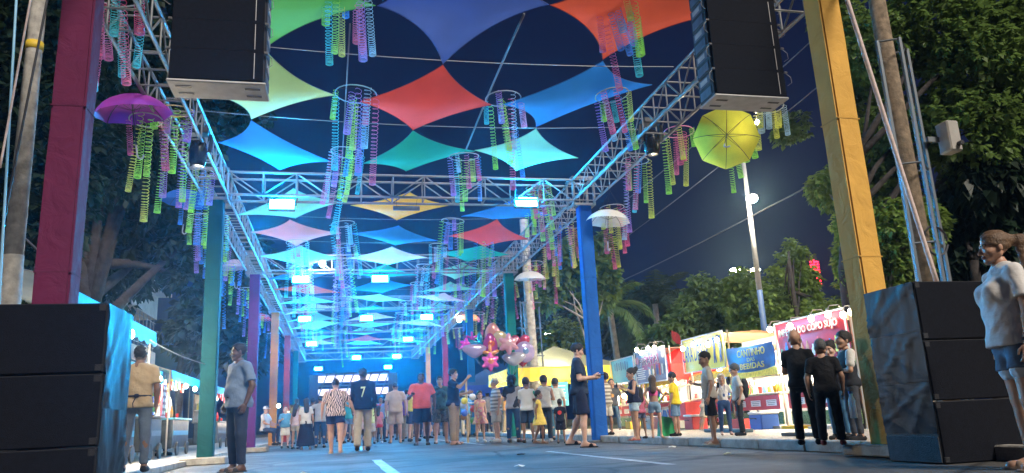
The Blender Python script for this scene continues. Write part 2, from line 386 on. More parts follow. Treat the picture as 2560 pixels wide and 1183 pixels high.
def person(label, loc, H, face, tone='brown', fem=False, build=1.0, pose='stand', top=None, bottom=None, hair='short', hairc=(.012, .009, .008),
           shoes=('shoe', (.02, .02, .02)), look=0.0, nod=0.0, res=.02, hold=None, lean=0.0, group=None, extra=None, cap=None, belly=0.0, seed=None):
    """face: heading in degrees, 0 towards the camera (-Y), 90 to +X, 180 away. Local body faces -Y; scale H/1.72."""
    seed = (hash(label) % 1000)/100.0 if seed is None else seed
    seed = sum(ord(ch) for ch in label) % 97/10.0
    S = H/1.72; res = res/S
    p = POSES[pose] if isinstance(pose, str) else pose
    kid = H < 1.45
    sw = (.165 if fem else .192)*(.35+.65*build)*(.92 if kid else 1); hw = .095 if not fem else .10
    hipz, shz = .91, 1.388
    aL = p.get('aL', ((.13, .04, -1), (.03, -.16, -1))); aR = p.get('aR', ((-.13, .04, -1), (-.03, -.16, -1)))
    lL = p.get('lL', ((.05, -.02, -1), (.02, .03, -1))); lR = p.get('lR', ((-.05, .0, -1), (-.02, .04, -1)))
    rgp = random.Random(label)
    jv = lambda v, a=.05: tuple(c+rgp.uniform(-a, a) for c in v)
    aL, aR = (jv(aL[0]), jv(aL[1])), (jv(aR[0]), jv(aR[1])); lL, lR = (jv(lL[0], .035), jv(lL[1], .035)), (jv(lR[0], .035), jv(lR[1], .035))
    look += rgp.uniform(-12, 12); nod += rgp.uniform(-3, 6)
    J = {}
    def spread(A, sg):
        u = list(A[0])
        if u[2] < -.7: u[0] += sg*(.05+.62*max(0, build-1))
        return (tuple(u), A[1])
    aL, aR = spread(aL, 1), spread(aR, -1)
    for s_, A, Lg, n in ((1, aL, lL, 'L'), (-1, aR, lR, 'R')):
        sh = np.array([s_*sw, 0.01, shz]); el = sh+unit(A[0])*.285; wr = el+unit(A[1])*.245
        hp = np.array([s_*hw, 0.0, hipz]); kn = hp+unit(Lg[0])*.425; an = kn+unit(Lg[1])*.41
        J.update({'sh'+n: sh, 'el'+n: el, 'wr'+n: wr, 'hp'+n: hp, 'kn'+n: kn, 'an'+n: an, 'fd'+n: unit(A[1])})
    low = min(J['anL'][2], J['anR'][2]) - .075
    for k in J:
        if k[:2] != 'fd': J[k] = J[k]-np.array([0, 0, low])
    dz = -low
    b = build
    Z = lambda z: z+dz
    if fem: prof = [(.93, .150*b, .70), (1.07, .122*b, .68), (1.20, .128*b, .68), (1.30, .130*b, .66), (1.375, .085, .62)]
    else:   prof = [(.93, .138*b, .74), (1.07, .134*b, .72), (1.20, .148*b, .70), (1.30, .154*b, .66), (1.37, .100, .62)]
    if kid: prof = [(z, r*.9, s_) for z, r, s_ in prof]
    def torso(f, infl, zmin=0, k=.05):
        for (z0, r0, s0), (z1, r1, s1) in zip(prof[:-1], prof[1:]):
            f.cone((0, .005, Z(z0)), (0, .005, Z(z1)), r0+infl, r1+infl, k, sy=(s0+s1)/2)
        for s_, n_ in ((1, 'L'), (-1, 'R')): f.cone((s_*.025, .018, Z(1.432)), J['sh'+n_]*np.array([.86, 1, 1])+[0, 0, -.004], .040+infl*.7, .050*b**.5+infl*.9, .05, sy=.95)
        if fem and not kid:
            for s_ in (-1, 1): f.ell((s_*.066*b, -.085*b, Z(1.245)), (.066*b+infl, .062*b+infl, .066*b+infl), .05)
        if belly: f.ell((0, -.06-belly*.4, Z(1.06)), (.11*b+infl, .07+belly+infl, .13+infl), .06)
        for s_ in (-1, 1): f.ell((s_*.07*b, .055*b, Z(.90)), (.078*b+infl, .075*b+infl, .085+infl), .05)
    def arm(f, n, infl, t0=0.0, t1=2.0, k=.03):
        ab = (.9+.1*b)*(.88 if fem else 1)*(b**.5)
        sh, el, wr = J['sh'+n], J['el'+n], J['wr'+n]
        if t1 <= 1: f.cone(sh, sh+(el-sh)*t1, .049*ab+infl*.7, .046*ab+infl*1.5, k, flat=infl > 0)
        else:
            f.cone(sh, el, .050*ab+infl, .040*ab+infl, k); w = el+(wr-el)*(t1-1)
            f.cone(el, w, .040*ab+infl, (.040-.013*(t1-1))*ab+infl, .02, flat=infl > 0); f.ell(el+(wr-el)*.3, np.array([.038]*3)*ab+infl, .02)
    def leg(f, n, infl, t1=2.0, k=.03, flare=0.0):
        lb = (b**.7)*(1.06 if fem else 1)*(.85 if kid else 1)
        hp, kn, an = J['hp'+n], J['kn'+n], J['an'+n]
        if t1 <= 1: f.cone(hp, hp+(kn-hp)*t1, .086*lb+min(infl, .010), (.086-.03*t1)*lb+infl+flare, k, flat=True)
        else:
            f.cone(hp, kn, .086*lb+min(infl, .012), .056*lb+infl, k)
            t = t1-1; f.cone(kn, kn+(an-kn)*t, .054*lb+infl, (.054-.019*t)*lb+infl+flare, .02, flat=infl > 0)
            if infl < .012: f.ell(kn+(an-kn)*.30+np.array([0, .018, 0]), np.array([.050, .052, .10])*lb, .03)
    allp = np.array([J[k] for k in J if k[:2] != 'fd'])
    lo = allp.min(0)-[.26*max(1, b*.9), .3, 0]; hi = allp.max(0)+[.26*max(1, b*.9), .27, 0]; lo[2] = -.02; hi[2] = max(hi[2]+.12, Z(1.52))
    # ---- body (one mesh: trunk and limbs, head, hands)
    f = Field(lo, hi, res)
    torso(f, 0)
    for n in 'LR':
        arm(f, n, 0); leg(f, n, 0)
        an = J['an'+n]; toe = an+np.array([.012 if n == 'L' else -.012, -.155, 0]); toe[2] = an[2]-.052
        heel = an+np.array([0, .03, -.04]); 
        f.cone(an, an+np.array([0, -.07, -.045]), .037, .036, .02); f.cone(heel, toe, .036, .034, .02, sx=1.0); f.cone(heel, an, .034, .035, .02)
    f.cone((0, .012, Z(1.38)), (0, -.006, Z(1.53)), .060 if not fem else .052, .054 if not fem else .046, .04)
    V0, F0 = f.mesh(); Vs, Fs, Ms = [V0], [F0], [np.zeros(len(F0), np.int32)]; off = len(V0)
    hres = .007 if res < .014 else .0105
    hs = 1.0 if not kid else min(1.22, 1.02/S)
    hc = np.array([0, -.012, Z(1.598)+(.02 if kid else 0)])
    Rh = np.array(Matrix.Rotation(R(look), 3, 'Z') @ Matrix.Rotation(R(nod), 3, 'X'))
    hV, hF, hM = head_mesh(hres, fem)
    Vs.append((hV*hs) @ Rh.T+hc); Fs.append(hF+off); Ms.append(hM); off += len(hV)
    for n, sd in (('L', 1), ('R', -1)):
        g = .8 if hold and n in hold else .35
        V, F = hand_mesh(.0075 if res < .014 else .012, g); V = V.copy(); F = F.copy()
        if sd < 0: V[:, 0] *= -1; F = F[:, ::-1]
        d = J['fd'+n]; ref = np.array([0, -.6, .8]); fy = ref-d*(ref@d); fy = unit(fy) if np.linalg.norm(fy) > .05 else np.array([1., 0, 0])
        zc = -d; yc = -fy; xc = np.cross(yc, zc)
        V = V @ np.array([xc, yc, zc])*(.92 if fem else 1.0)+J['wr'+n]
        Vs.append(V); Fs.append(F+off); Ms.append(np.zeros(len(F), np.int32)); off += len(V)
    me = np_mesh('body', np.concatenate(Vs), np.concatenate(Fs), True)
    me.polygons.foreach_set('material_index', np.concatenate(Ms))
    root = thing('person', label, 'person', loc, R(face), group); root.scale = (S, S, S)
    if lean: root.rotation_euler = (R(lean), 0, R(face))
    bo = obj('body', me, skinmats(tone), root)
    def part(name, f, m):
        V, F = f.mesh()
        if len(F): return obj(name, np_mesh(name, V, F, True), m, root)
    # ---- bottoms
    if bottom:
        kind, bc = bottom[0], bottom[1]; bm_ = bc if not isinstance(bc, tuple) else cloth(bc)
        f = Field(lo, hi, res)
        if kind in ('pants', 'jeans', 'shorts', 'hotpants', 'leggings'):
            inf = {'pants': .026, 'jeans': .018, 'shorts': .034, 'hotpants': .016, 'leggings': .012}[kind]
            t1 = {'pants': 1.97, 'jeans': 1.93, 'shorts': .88, 'hotpants': .50, 'leggings': 1.9}[kind]
            torso(f, .008); f.cut((0, 0, 1), Z(1.02 if fem else .985))
            for n in 'LR': leg(f, n, inf, t1, .03, {'shorts': .022, 'pants': .012, 'hotpants': .012}.get(kind, .0))
        else:
            hem = {'skirt': .60, 'miniskirt': .72, 'longskirt': .12}[kind]
            torso(f, .014); f.cone((0, 0, Z(.93)), (0, 0, Z(hem)), .17*b, .17*b+(.93-hem)*.18, .05, sy=.8); f.cut((0, 0, 1), Z(1.03)); f.cut((0, 0, -1), -Z(hem))
        f.wrinkle(.0035, 30, seed)
        part('trousers' if kind in ('pants', 'jeans', 'leggings') else 'shorts' if 'pants' in kind or kind == 'shorts' else 'skirt', f, bm_)
    # ---- tops
    if top:
        kind, tcx = top[0], top[1]; tm = tcx if not isinstance(tcx, tuple) else cloth(tcx)
        f = Field(lo, hi, res)
        hem = {'tee': .86, 'polo': .84, 'tank': .90, 'crop': 1.17, 'long': .86, 'dress': .62, 'vest': .92, 'tucked': .98}[kind]
        loose = .013 if not fem else .010
        torso(f, loose)
        if kind in ('tee', 'polo', 'long', 'tank', 'vest'):
            r = max(prof[0][1]*.96+.010, prof[2][1])+loose+.018
            f.cone((0, .0, Z(1.16)), (0, .0, Z(hem)), r-.010, r+.010, .04, sy=.80, flat=True)
            for s_ in (-1, 1): f.ell((s_*.07*b, .055*b, Z(.90)), (.078*b+.024, .075*b+.026, .09), .05)
        if kind == 'dress': f.cone((0, 0, Z(1.05)), (0, 0, Z(hem)), .14, .30, .05, sy=.85)
        t1 = {'tee': .72, 'polo': .78, 'long': 1.92, 'tank': 0, 'crop': 0, 'dress': .3, 'vest': 0, 'tucked': .7}[kind]
        if t1:
            for n in 'LR': arm(f, n, .016 if t1 <= 1 else .012, 0, t1)
        f.wrinkle(.0058, 22, seed+1); f.wrinkle(.0022, 55, seed+4)
        f.cut((0, 0, -1), -Z(hem)); f.cut((0, 0, 1), Z(1.33 if kind == 'crop' else 1.480))
        f.cone((0, -.03, Z(1.44)), (0, -.03, Z(1.441)), .001, .001, .001)
        f.ell((0, -.03, Z(1.50)), (.064, .085, .058), .010, sub=True)
        part({'dress': 'dress', 'vest': 'vest'}.get(kind, 'shirt'), f, tm)
    # ---- shoes
    if shoes:
        kind, scol = shoes
        sm = cloth(scol)
        for n in 'LR':
            an = J['an'+n]; f = Field(an-[.12, .27, .13], an+[.12, .14, .12], max(res*.8, .011))
            toe = an+np.array([.014 if n == 'L' else -.014, -.165, -.042]); heel = an+np.array([0, .035, -.035])
            if kind == 'shoe':
                f.cone(heel, toe, .044, .042, .02); f.cone(an+np.array([0, -.03, -.03]), an+np.array([0, -.02, .012]), .047, .045, .02)
                f.cut((0, 0, 1), an[2]+.03); f.cut((0, 0, -1), -(an[2]-.078))
                part('shoe', f, sm)
            else:
                f.cone(heel+np.array([0, .01, -.035]), toe+np.array([0, -.012, -.03]), .040, .045, .02); f.cut((0, 0, 1), an[2]-.060); f.cut((0, 0, -1), -(an[2]-.084))
                if kind == 'slide': f.cone(toe+np.array([-.02, .06, -.012]), toe+np.array([.02, .06, -.012]), .038, .038, .015, sy=1.0)
                if kind == 'slide': f.cut((0, 0, -1), -(an[2]-.084))
                part('sandal', f, sm)
    # ---- hair and hats
    if hair and hair != 'bald':
        hm = mat('hair_%d' % int(sum(hairc)*1000), hairc, .55, var=.3, vscale=40, bump=.5, bscale=90)
        f = Field((-.19, -.17, -.42), (.19, .24, .21), max(.0085, res*.75) if hair != 'long' else max(.0095, res*.75))
        if hair in ('short', 'buzz'):
            g = .007 if hair == 'buzz' else .015
            f.ell((0, .016, .036), (.074+g, .094+g, .088+g), .02); f.cut((0, -1.1, -.8), .030 if hair == 'short' else .018); f.cut((0, .25, -1), .055)
        elif hair in ('long', 'pony', 'bun', 'curly'):
            f.ell((0, .018, .034), (.086, .107, .100), .02)
            f.cut((0, -1.1, -.75), .034)
            if hair == 'long': f.cone((0, .065, .0), (0, .105, -.25), .085, .075, .05, sy=.62)
            if hair == 'curly': f.cone((0, .05, .0), (0, .085, -.20), .12, .115, .05, sy=.8); f.wrinkle(.012, 70, 2)
            if hair == 'pony': f.cut((0, .3, -1), .05); f.cone((0, .12, .045), (0, .175, .03), .03, .04, .03); f.cone((0, .175, .03), (0, .165, -.16), .04, .022, .03)
            if hair == 'bun': f.cut((0, .3, -1), .05); f.ell((0, .13, .075), (.05, .045, .05), .02)
        f.wrinkle(.003, 85, seed)
        V, F = f.mesh()
        if len(F): obj('hair', np_mesh('hair', (V*hs) @ Rh.T+hc, F, True), hm, root)
    if cap:
        ck, cc = cap; mb = MB()
        if ck == 'cap':
            mb.lathe([(.001, .135), (.04, .13), (.075, .105), (.094, .06), (.098, .03)], (0, .012, 0), 16)
            mb.add([(-.07, -.07, .035), (.07, -.07, .035), (.05, -.165, .022), (-.05, -.165, .022), (-.07, -.07, .043), (.07, -.07, .043), (.05, -.165, .030), (-.05, -.165, .030)], [(0, 1, 2, 3), (7, 6, 5, 4), (0, 4, 5, 1), (1, 5, 6, 2), (2, 6, 7, 3), (3, 7, 4, 0)])
        elif ck == 'fedora':
            mb.lathe([(.001, .15), (.05, .155), (.078, .14), (.09, .05), (.095, .045), (.15, .05), (.155, .045), (.095, .035), (.001, .04)], (0, .01, 0), 18)
            mb.lathe([(.0925, .052), (.0925, .08), (.0915, .08)], (0, .01, 0), 18, 1)
        elif ck == 'scarf':
            ff = Field((-.16, -.16, -.22), (.16, .2, .19), .013); ff.ell((0, .015, .03), (.096, .118, .112), .02); ff.cone((0, .04, -.02), (0, .03, -.14), .09, .085, .04, sy=.8); ff.cut((0, -1.15, -.35), .058)
            V, F = ff.mesh(); mb.v = [tuple(v) for v in V]; mb.f = [tuple(q) for q in F]; mb.m = [0]*len(F)
        elif ck == 'horns':
            ff = Field((-.22, -.2, -.2), (.22, .24, .25), .016); ff.ell((0, .02, .05), (.125, .14, .115), .02); ff.cone((0, .09, .0), (0, .1, -.15), .12, .1, .04); ff.wrinkle(.014, 60, 1); ff.cut((0, -1.1, -.75), .045)
            V, F = ff.mesh(); mb.v = [tuple(v) for v in V]; mb.f = [tuple(q) for q in F]; mb.m = [0]*len(F)
            for sx in (-1, 1): mb.tube([(sx*.07, 0, .15), (sx*.11, 0, .19), (sx*.11, 0, .25)], [.02, .016, .004], 6, 1)
        elif ck == 'ears':
            mb.tube([(-.08, .0, .05), (-.07, 0, .11), (0, 0, .135), (.07, 0, .11), (.08, 0, .05)], .007, 5)
            for sx in (-1, 1): mb.ball((sx*.045, .0, .20), (.024, .012, .08), 8)
        elif ck == 'bow':
            for sx in (-1, 1): mb.ball((sx*.05, .0, .13), (.06, .02, .035), 8)
            mb.ball((0, 0, .13), .02, 6)
        vs = (np.array(mb.v)*hs) @ Rh.T+hc; mb.v = [tuple(v) for v in vs]
        mb.build({'cap': 'cap', 'fedora': 'hat', 'scarf': 'headscarf', 'horns': 'wig', 'ears': 'ear_headband', 'bow': 'hair_bow'}[ck], [cloth(cc), cloth((.03, .03, .03))], root, True)
    if extra: extra(root, J, Z, part, lo, hi, res)
    return root, J, S
# ------------------------------------------------------------------ ground, road, kerbs, pavements
def ground_mat(name, ca, cb, scale, rough=(.5, .8), bump=.3, bscale=60, vor=0.0, speck=0.0):
    m = bpy.data.materials.new(name); m.use_nodes = True; N = m.node_tree.nodes; L = m.node_tree.links; b = N['Principled BSDF']
    tc = N.new('ShaderNodeTexCoord'); n1 = N.new('ShaderNodeTexNoise'); n1.inputs['Scale'].default_value = scale; n1.inputs['Detail'].default_value = 6; n1.inputs['Roughness'].default_value = .65
    L.new(tc.outputs['Object'], n1.inputs['Vector']); rp = N.new('ShaderNodeValToRGB')
    rp.color_ramp.elements[0].color = ca+(1,); rp.color_ramp.elements[1].color = cb+(1,); rp.color_ramp.elements[0].position = .3; rp.color_ramp.elements[1].position = .72
    L.new(n1.outputs['Fac'], rp.inputs['Fac']); cs = rp.outputs['Color']
    n2 = N.new('ShaderNodeTexNoise'); n2.inputs['Scale'].default_value = bscale; n2.inputs['Detail'].default_value = 4; L.new(tc.outputs['Object'], n2.inputs['Vector'])
    h = n2.outputs['Fac']
    if vor:
        v = N.new('ShaderNodeTexVoronoi'); v.feature = 'DISTANCE_TO_EDGE'; v.inputs['Scale'].default_value = vor; L.new(tc.outputs['Object'], v.inputs['Vector'])
        mr = N.new('ShaderNodeMapRange'); mr.inputs[1].default_value = 0; mr.inputs[2].default_value = .08; L.new(v.outputs[0], mr.inputs[0])
        mx = N.new('ShaderNodeMix'); mx.data_type = 'RGBA'; mx.inputs[6].default_value = tuple(c*.45 for c in ca)+(1,); L.new(mr.outputs[0], mx.inputs[0]); L.new(cs, mx.inputs[7]); cs = mx.outputs[2]; h = mr.outputs[0]
    if speck:
        v = N.new('ShaderNodeTexNoise'); v.inputs['Scale'].default_value = 160; v.inputs['Detail'].default_value = 2; L.new(tc.outputs['Object'], v.inputs['Vector'])
        mr = N.new('ShaderNodeMapRange'); mr.inputs[1].default_value = .58; mr.inputs[2].default_value = .75; L.new(v.outputs['Fac'], mr.inputs[0])
        mx = N.new('ShaderNodeMix'); mx.data_type = 'RGBA'; mx.inputs[7].default_value = (speck, speck, speck*.98, 1); L.new(mr.outputs[0], mx.inputs[0]); L.new(cs, mx.inputs[6]); cs = mx.outputs[2]
    L.new(cs, b.inputs['Base Color'])
    r = N.new('ShaderNodeMapRange'); r.inputs[3].default_value = rough[0]; r.inputs[4].default_value = rough[1]; L.new(n1.outputs['Fac'], r.inputs[0]); L.new(r.outputs[0], b.inputs['Roughness'])
    bp = N.new('ShaderNodeBump'); bp.inputs['Strength'].default_value = bump; bp.inputs['Distance'].default_value = .012; L.new(h, bp.inputs['Height']); L.new(bp.outputs[0], b.inputs['Normal'])
    return m
asphalt = ground_mat('asphalt', (.062, .060, .057), (.135, .129, .120), 1.3, (.62, .92), .7, 70, 0, .26)
def wear(m):
    N = m.node_tree.nodes; L = m.node_tree.links; b = N['Principled BSDF']; src = b.inputs['Base Color'].links[0].from_socket; tc = N.new('ShaderNodeTexCoord')
    v = N.new('ShaderNodeTexVoronoi'); v.feature = 'DISTANCE_TO_EDGE'; v.inputs['Scale'].default_value = .42; nd = N.new('ShaderNodeTexNoise'); nd.inputs['Scale'].default_value = 1.6; nd.inputs['Detail'].default_value = 6
    mxv = N.new('ShaderNodeMix'); mxv.data_type = 'VECTOR'; mxv.inputs[0].default_value = .22; L.new(tc.outputs['Object'], mxv.inputs[4]); L.new(nd.outputs['Color'], mxv.inputs[5]); L.new(tc.outputs['Object'], nd.inputs['Vector']); L.new(mxv.outputs[1], v.inputs['Vector'])
    r = N.new('ShaderNodeMapRange'); r.inputs[1].default_value = .0; r.inputs[2].default_value = .02; L.new(v.outputs[0], r.inputs[0])
    m1 = N.new('ShaderNodeMix'); m1.data_type = 'RGBA'; m1.inputs[6].default_value = (.018, .018, .018, 1); L.new(r.outputs[0], m1.inputs[0]); L.new(src, m1.inputs[7])
    st = N.new('ShaderNodeTexNoise'); st.inputs['Scale'].default_value = .35; st.inputs['Detail'].default_value = 7; st.inputs['Roughness'].default_value = .7; L.new(tc.outputs['Object'], st.inputs['Vector']); r2 = N.new('ShaderNodeMapRange'); r2.inputs[1].default_value = .42; r2.inputs[2].default_value = .6; r2.inputs[3].default_value = .45; r2.inputs[4].default_value = 1.25; L.new(st.outputs['Fac'], r2.inputs[0])
    m2 = N.new('ShaderNodeMix'); m2.data_type = 'RGBA'; m2.blend_type = 'MULTIPLY'; m2.inputs[0].default_value = 1; L.new(m1.outputs[2], m2.inputs[6]); L.new(r2.outputs[0], m2.inputs[7]); L.new(m2.outputs[2], b.inputs['Base Color'])
wear(asphalt)
soil = ground_mat('park_soil', (.035, .045, .02), (.07, .075, .04), 2.0, (.8, .95), .5, 20)
pale_stone = ground_mat('stone_mosaic', (.42, .34, .25), (.60, .50, .38), 3.0, (.55, .8), .35, 30, 9.0)
concrete = mat('concrete', (.34, .33, .31), .8, var=.25, vscale=7, bump=.3, bscale=50)
kerb_m = ground_mat('kerb_concrete', (.20, .19, .17), (.46, .44, .40), 5.0, (.7, .9), .5, 40)
paint = ground_mat('road_paint', (.08, .08, .08), (.62, .62, .60), 6.0, (.5, .7), .3, 60)
def sheet(name, x0, x1, y0, y1, z, m, nx=1, ny=1):
    mb = MB(); mb.add([(x0, y0, z), (x1, y0, z), (x1, y1, z), (x0, y1, z)], [(0, 1, 2, 3)]); return struct(mb.build(name, m))
sheet('ground', -160, 160, -60, 260, -.02, soil)
sheet('road', -2.55, 5.15, -40, 130, 0.0, asphalt)
def slab(name, x0, x1, y0, y1, z, m):
    mb = MB(); mb.box(((x0+x1)/2, (y0+y1)/2, z/2-.02), (x1-x0, y1-y0, z+.04)); return struct(mb.build(name, m))
slab('pavement_right', 5.31, 8.0, -30, 110, .115, pale_stone)
slab('pavement_left', -6.5, -2.71, -30, 110, .09, concrete)
for nm, x, zt in (('kerb_right', 5.23, .125), ('kerb_left', -2.63, .10)):
    kb = bpy.data.objects.new(nm, None); col.objects.link(kb); struct(kb); kb.location = (x, 0, 0)
    mb = MB(); mb.bbox((0, 0, zt/2), (.155, .985, zt), .012); km = mb.mesh('kerb_stone'); km.materials.append(kerb_m)
    mf = MB(); mf.bbox((0, 0, zt/2), (.155, 70, zt), .012)
    for i in range(32):
        o = inst('kerb_stone', km, kerb_m, kb, (random.uniform(-.006, .006), 3.5+i, random.uniform(-.006, .004)), (0, 0, random.uniform(-.004, .004)))
    obj('kerb_run', mf.mesh('kerb_run'), kerb_m, kb, (0, 70.02, 0))
def marking(x0, x1, y0, y1):
    mb = MB(); n = 10
    vs = []
    for i in range(n+1):
        t = y0+(y1-y0)*i/n; vs += [(x0+random.uniform(-.008, .008), t, .004), (x1+random.uniform(-.008, .008), t, .004)]
    mb.add(vs, [(2*i, 2*i+1, 2*i+3, 2*i+2) for i in range(n)]); return struct(mb.build('road_marking', paint))
marking(.52, .66, 7.9, 12.6); marking(.52, .66, 18.5, 22.5); marking(.52, .66, 27, 31)
marking(3.17, 3.27, 7.3, 12.0)
marking(3.15, 3.25, 17.5, 26.0)
# flat concrete pads at the kerb under the near columns
for x, y, lb in ((-2.30, 15.0, 'grey concrete pad under the teal column'), (-2.25, 22.5, 'dark concrete pad under the purple column'), (5.12, 6.55, 'pale concrete block at the kerb under the yellow column')):
    mb = MB(); mb.bbox((0, 0, .06), (.75, .8, .12) if x < 0 else (.5, .75, .10), .012); o = mb.build('concrete_pad', kerb_m, loc=(x, y, .004)); tag(o, lb, 'concrete pad')

# ------------------------------------------------------------------ truss gantry
alu = mat('aluminium', (.20, .20, .20), .5, .55, var=.12, vscale=20)
black = mat('black_paint', (.014, .014, .016), .5, var=.3, vscale=12)
dkmetal = mat('dark_metal', (.05, .05, .055), .45, .6)
wire_m = mat('wire', (.16, .17, .18), .5, .3)
cable_m = mat('cable_black', (.02, .02, .022), .6)
TS = .46
_unit_bar = None
def unit_bar(n=6):
    global _unit_bar
    if _unit_bar is None:
        mb = MB(); mb.cyl((0, 0, 0), (0, 0, 1), 1, 1, n); _unit_bar = mb.mesh('bar', True)
    return _unit_bar
def bar(name, a, b, r, m, parent):
    a = Vector(a); b = Vector(b); d = b-a
    o = inst(name, unit_bar(), m, parent, a, d.to_track_quat('Z', 'Y'), (r, r, d.length)); return o
def truss(a, b, label, fine=True, pitch=.5, s=TS):
    a = Vector(a); b = Vector(b); L = (b-a).length; d = (b-a).normalized()
    root = thing('lighting_truss', label, 'truss', a, math.atan2(d.y, d.x), 'truss gantry over the street')
    h = s/2
    for y in (-h, h):
        for z in (0, s): bar('chord', (0, y, z), (L, y, z), .026, alu, root)
    n = max(1, round(L/pitch)); st = L/n; bars = []
    for i in range(n+1):
        x = i*st
        bars += [((x, -h, 0), (x, h, 0)), ((x, -h, s), (x, h, s)), ((x, -h, 0), (x, -h, s)), ((x, h, 0), (x, h, s))]
        if i < n:
            z0, z1 = (0, s) if i % 2 else (s, 0)
            bars += [((x, -h, z0), (x+st, -h, z1)), ((x, h, z0), (x+st, h, z1))]
    if fine:
        for p, q in bars: bar('brace', p, q, .014, alu, root)
    else:
        mb = MB()
        for p, q in bars: mb.cyl(p, q, .015, None, 4, caps=False)
        o = mb.build('bracing', alu, root); o['kind'] = 'stuff'
    return root
XL, XR = -2.36, 5.14
PY = [7.0, 15.2, 22.7, 30.2, 37.7, 45.2, 52.7]
ZT = 5.03
ordn = ['first', 'second', 'third', 'fourth', 'fifth', 'sixth']
for i in range(6):
    y0, y1 = PY[i]+.25, PY[i+1]-.25
    if i == 0: y0 = 4.2
    for X, sd in ((XL, 'left'), (XR, 'right')):
        truss((X, y0, ZT), (X, y1, ZT), 'aluminium box truss running along the %s edge of the street, %s bay from the camera' % (sd, ordn[i]), i < 2)
for i in range(1, 7):
    truss((XL+.25, PY[i], ZT), (XR-.25, PY[i], ZT), 'aluminium box truss spanning the street, %s crossing from the camera' % ordn[i-1], i < 3, .62)
    for X, sd in ((XL, 'left'), (XR, 'right')):
        mb = MB()
        for sx in (-1, 1):
            for sy in (-1, 1): mb.cyl((sx*.23, sy*.23, -.02), (sx*.23, sy*.23, .62), .03, None, 6)
            mb.box((sx*.23, 0, .0), (.04, .5, .05)); mb.box((sx*.23, 0, .6), (.04, .5, .05)); mb.box((0, sx*.23, 0), (.5, .04, .05)); mb.box((0, sx*.23, .6), (.5, .04, .05))
        o = mb.build('truss_corner_block', alu, loc=(X, PY[i], ZT-.08)); tag(o, 'aluminium corner block joining the %s truss to the %s crossing' % (sd, ordn[i-1]), 'truss block', 'truss corner blocks')

# ------------------------------------------------------------------ fabric wrapped columns
def fabric(name, c, trans=0.0):
    if name in MATS: return MATS[name]
    m = mat(name, c, .80, var=.10, vscale=3.0, spec=.3); N = m.node_tree.nodes; L = m.node_tree.links
    tc = N.new('ShaderNodeTexCoord'); mp = N.new('ShaderNodeMapping'); mp.inputs['Rotation'].default_value = (.45, .55, 0)
    w = N.new('ShaderNodeTexWave'); w.wave_profile = 'SAW'; w.bands_direction = 'Z'; w.inputs['Scale'].default_value = .55; w.inputs['Distortion'].default_value = .6; w.inputs['Detail'].default_value = 1
    n = N.new('ShaderNodeTexNoise'); n.inputs['Scale'].default_value = 5; n.inputs['Detail'].default_value = 5; n.inputs['Distortion'].default_value = 1.0
    ad = N.new('ShaderNodeMath'); ad.operation = 'MULTIPLY_ADD'; ad.inputs[1].default_value = .5
    b = N.new('ShaderNodeBump'); b.inputs['Strength'].default_value = .5; b.inputs['Distance'].default_value = .04
    L.new(tc.outputs['Object'], mp.inputs[0]); L.new(mp.outputs[0], w.inputs['Vector']); L.new(tc.outputs['Object'], n.inputs['Vector']); L.new(w.outputs['Fac'], ad.inputs[0]); L.new(n.outputs['Fac'], ad.inputs[2]); L.new(ad.outputs[0], b.inputs['Height']); L.new(b.outputs[0], N['Principled BSDF'].inputs['Normal']); return m
def column(x, y, h, c, label, w=.275, rz=0.0, z0=0.0):
    root = thing('fabric_column', label, 'column', (x, y, z0), rz, 'fabric wrapped truss columns')
    bm = bmesh.new(); bmesh.ops.create_cube(bm, size=1.0)
    for v in bm.verts: v.co = Vector((v.co.x*w, v.co.y*w, .04+(v.co.z+.5)*(h-.04)))
    bmesh.ops.bevel(bm, geom=[e for e in bm.edges if abs(e.verts[0].co.z-e.verts[1].co.z) > .1], offset=.018, segments=2, affect='EDGES')
    bmesh.ops.bisect_edges  # keep plain: relief comes from the rings below
    for k in range(1, 16):
        bmesh.ops.bisect_plane(bm, geom=bm.verts[:]+bm.edges[:]+bm.faces[:], plane_co=(0, 0, .04+(h-.04)*k/16), plane_no=(0, 0, 1))
    for v in bm.verts:
        q = 1-.014*math.sin(v.co.z*2.1+x)*math.sin(v.co.z*5.3+y)-.010*random.random(); v.co.x *= q; v.co.y *= q
    me = bpy.data.meshes.new('fabric_cover'); bm.to_mesh(me); bm.free(); obj('fabric_cover', me, fabric('fabric_%d_%d_%d' % tuple(int(k*255) for k in c), c), root)
    mb = MB(); mb.bbox((0, 0, .02), (w+.18, w+.18, .035), .006); mb.build('base_plate', alu, root)
    mb = MB(); mb.bbox((0, 0, h+.012), (w+.04, w+.04, .03), .006); mb.build('cap_plate', alu, root)
    for k in range(2):
        mb = MB(); zz = h*(.38+.3*k); mb.box((0, 0, zz), (w+.006, w+.006, .012)); mb.build('seam_band', fabric('fabric_%d_%d_%d' % tuple(int(k*200) for k in c), tuple(k*.8 for k in c)), root)
    return root
HP = ZT-.08
column(XL+.04, 7.0, HP, (.105, .008, .045), 'crimson purple fabric column rising behind the left black speaker wall')
column(XL+.02, PY[1], HP, (.0, .055, .062), 'teal green fabric column beside the man in the pale polo shirt', z0=.0)
column(XL, PY[2], HP, (.085, .010, .12), 'purple fabric column behind the man in the pale polo shirt')
column(XL, PY[3], HP, (.50, .22, .035), 'orange yellow fabric column between the purple and red ones on the left')
column(XL, PY[4], HP, (.35, .035, .035), 'red fabric column beyond the orange yellow one on the left')
column(XL, PY[5], HP, (.0, .18, .20), 'farthest teal fabric column on the left side')
column(XR+.06, 6.62, HP, (.66, .37, .075), 'tall yellow fabric column beside the plastic wrapped speaker stack', rz=.05, z0=.05, w=.27)
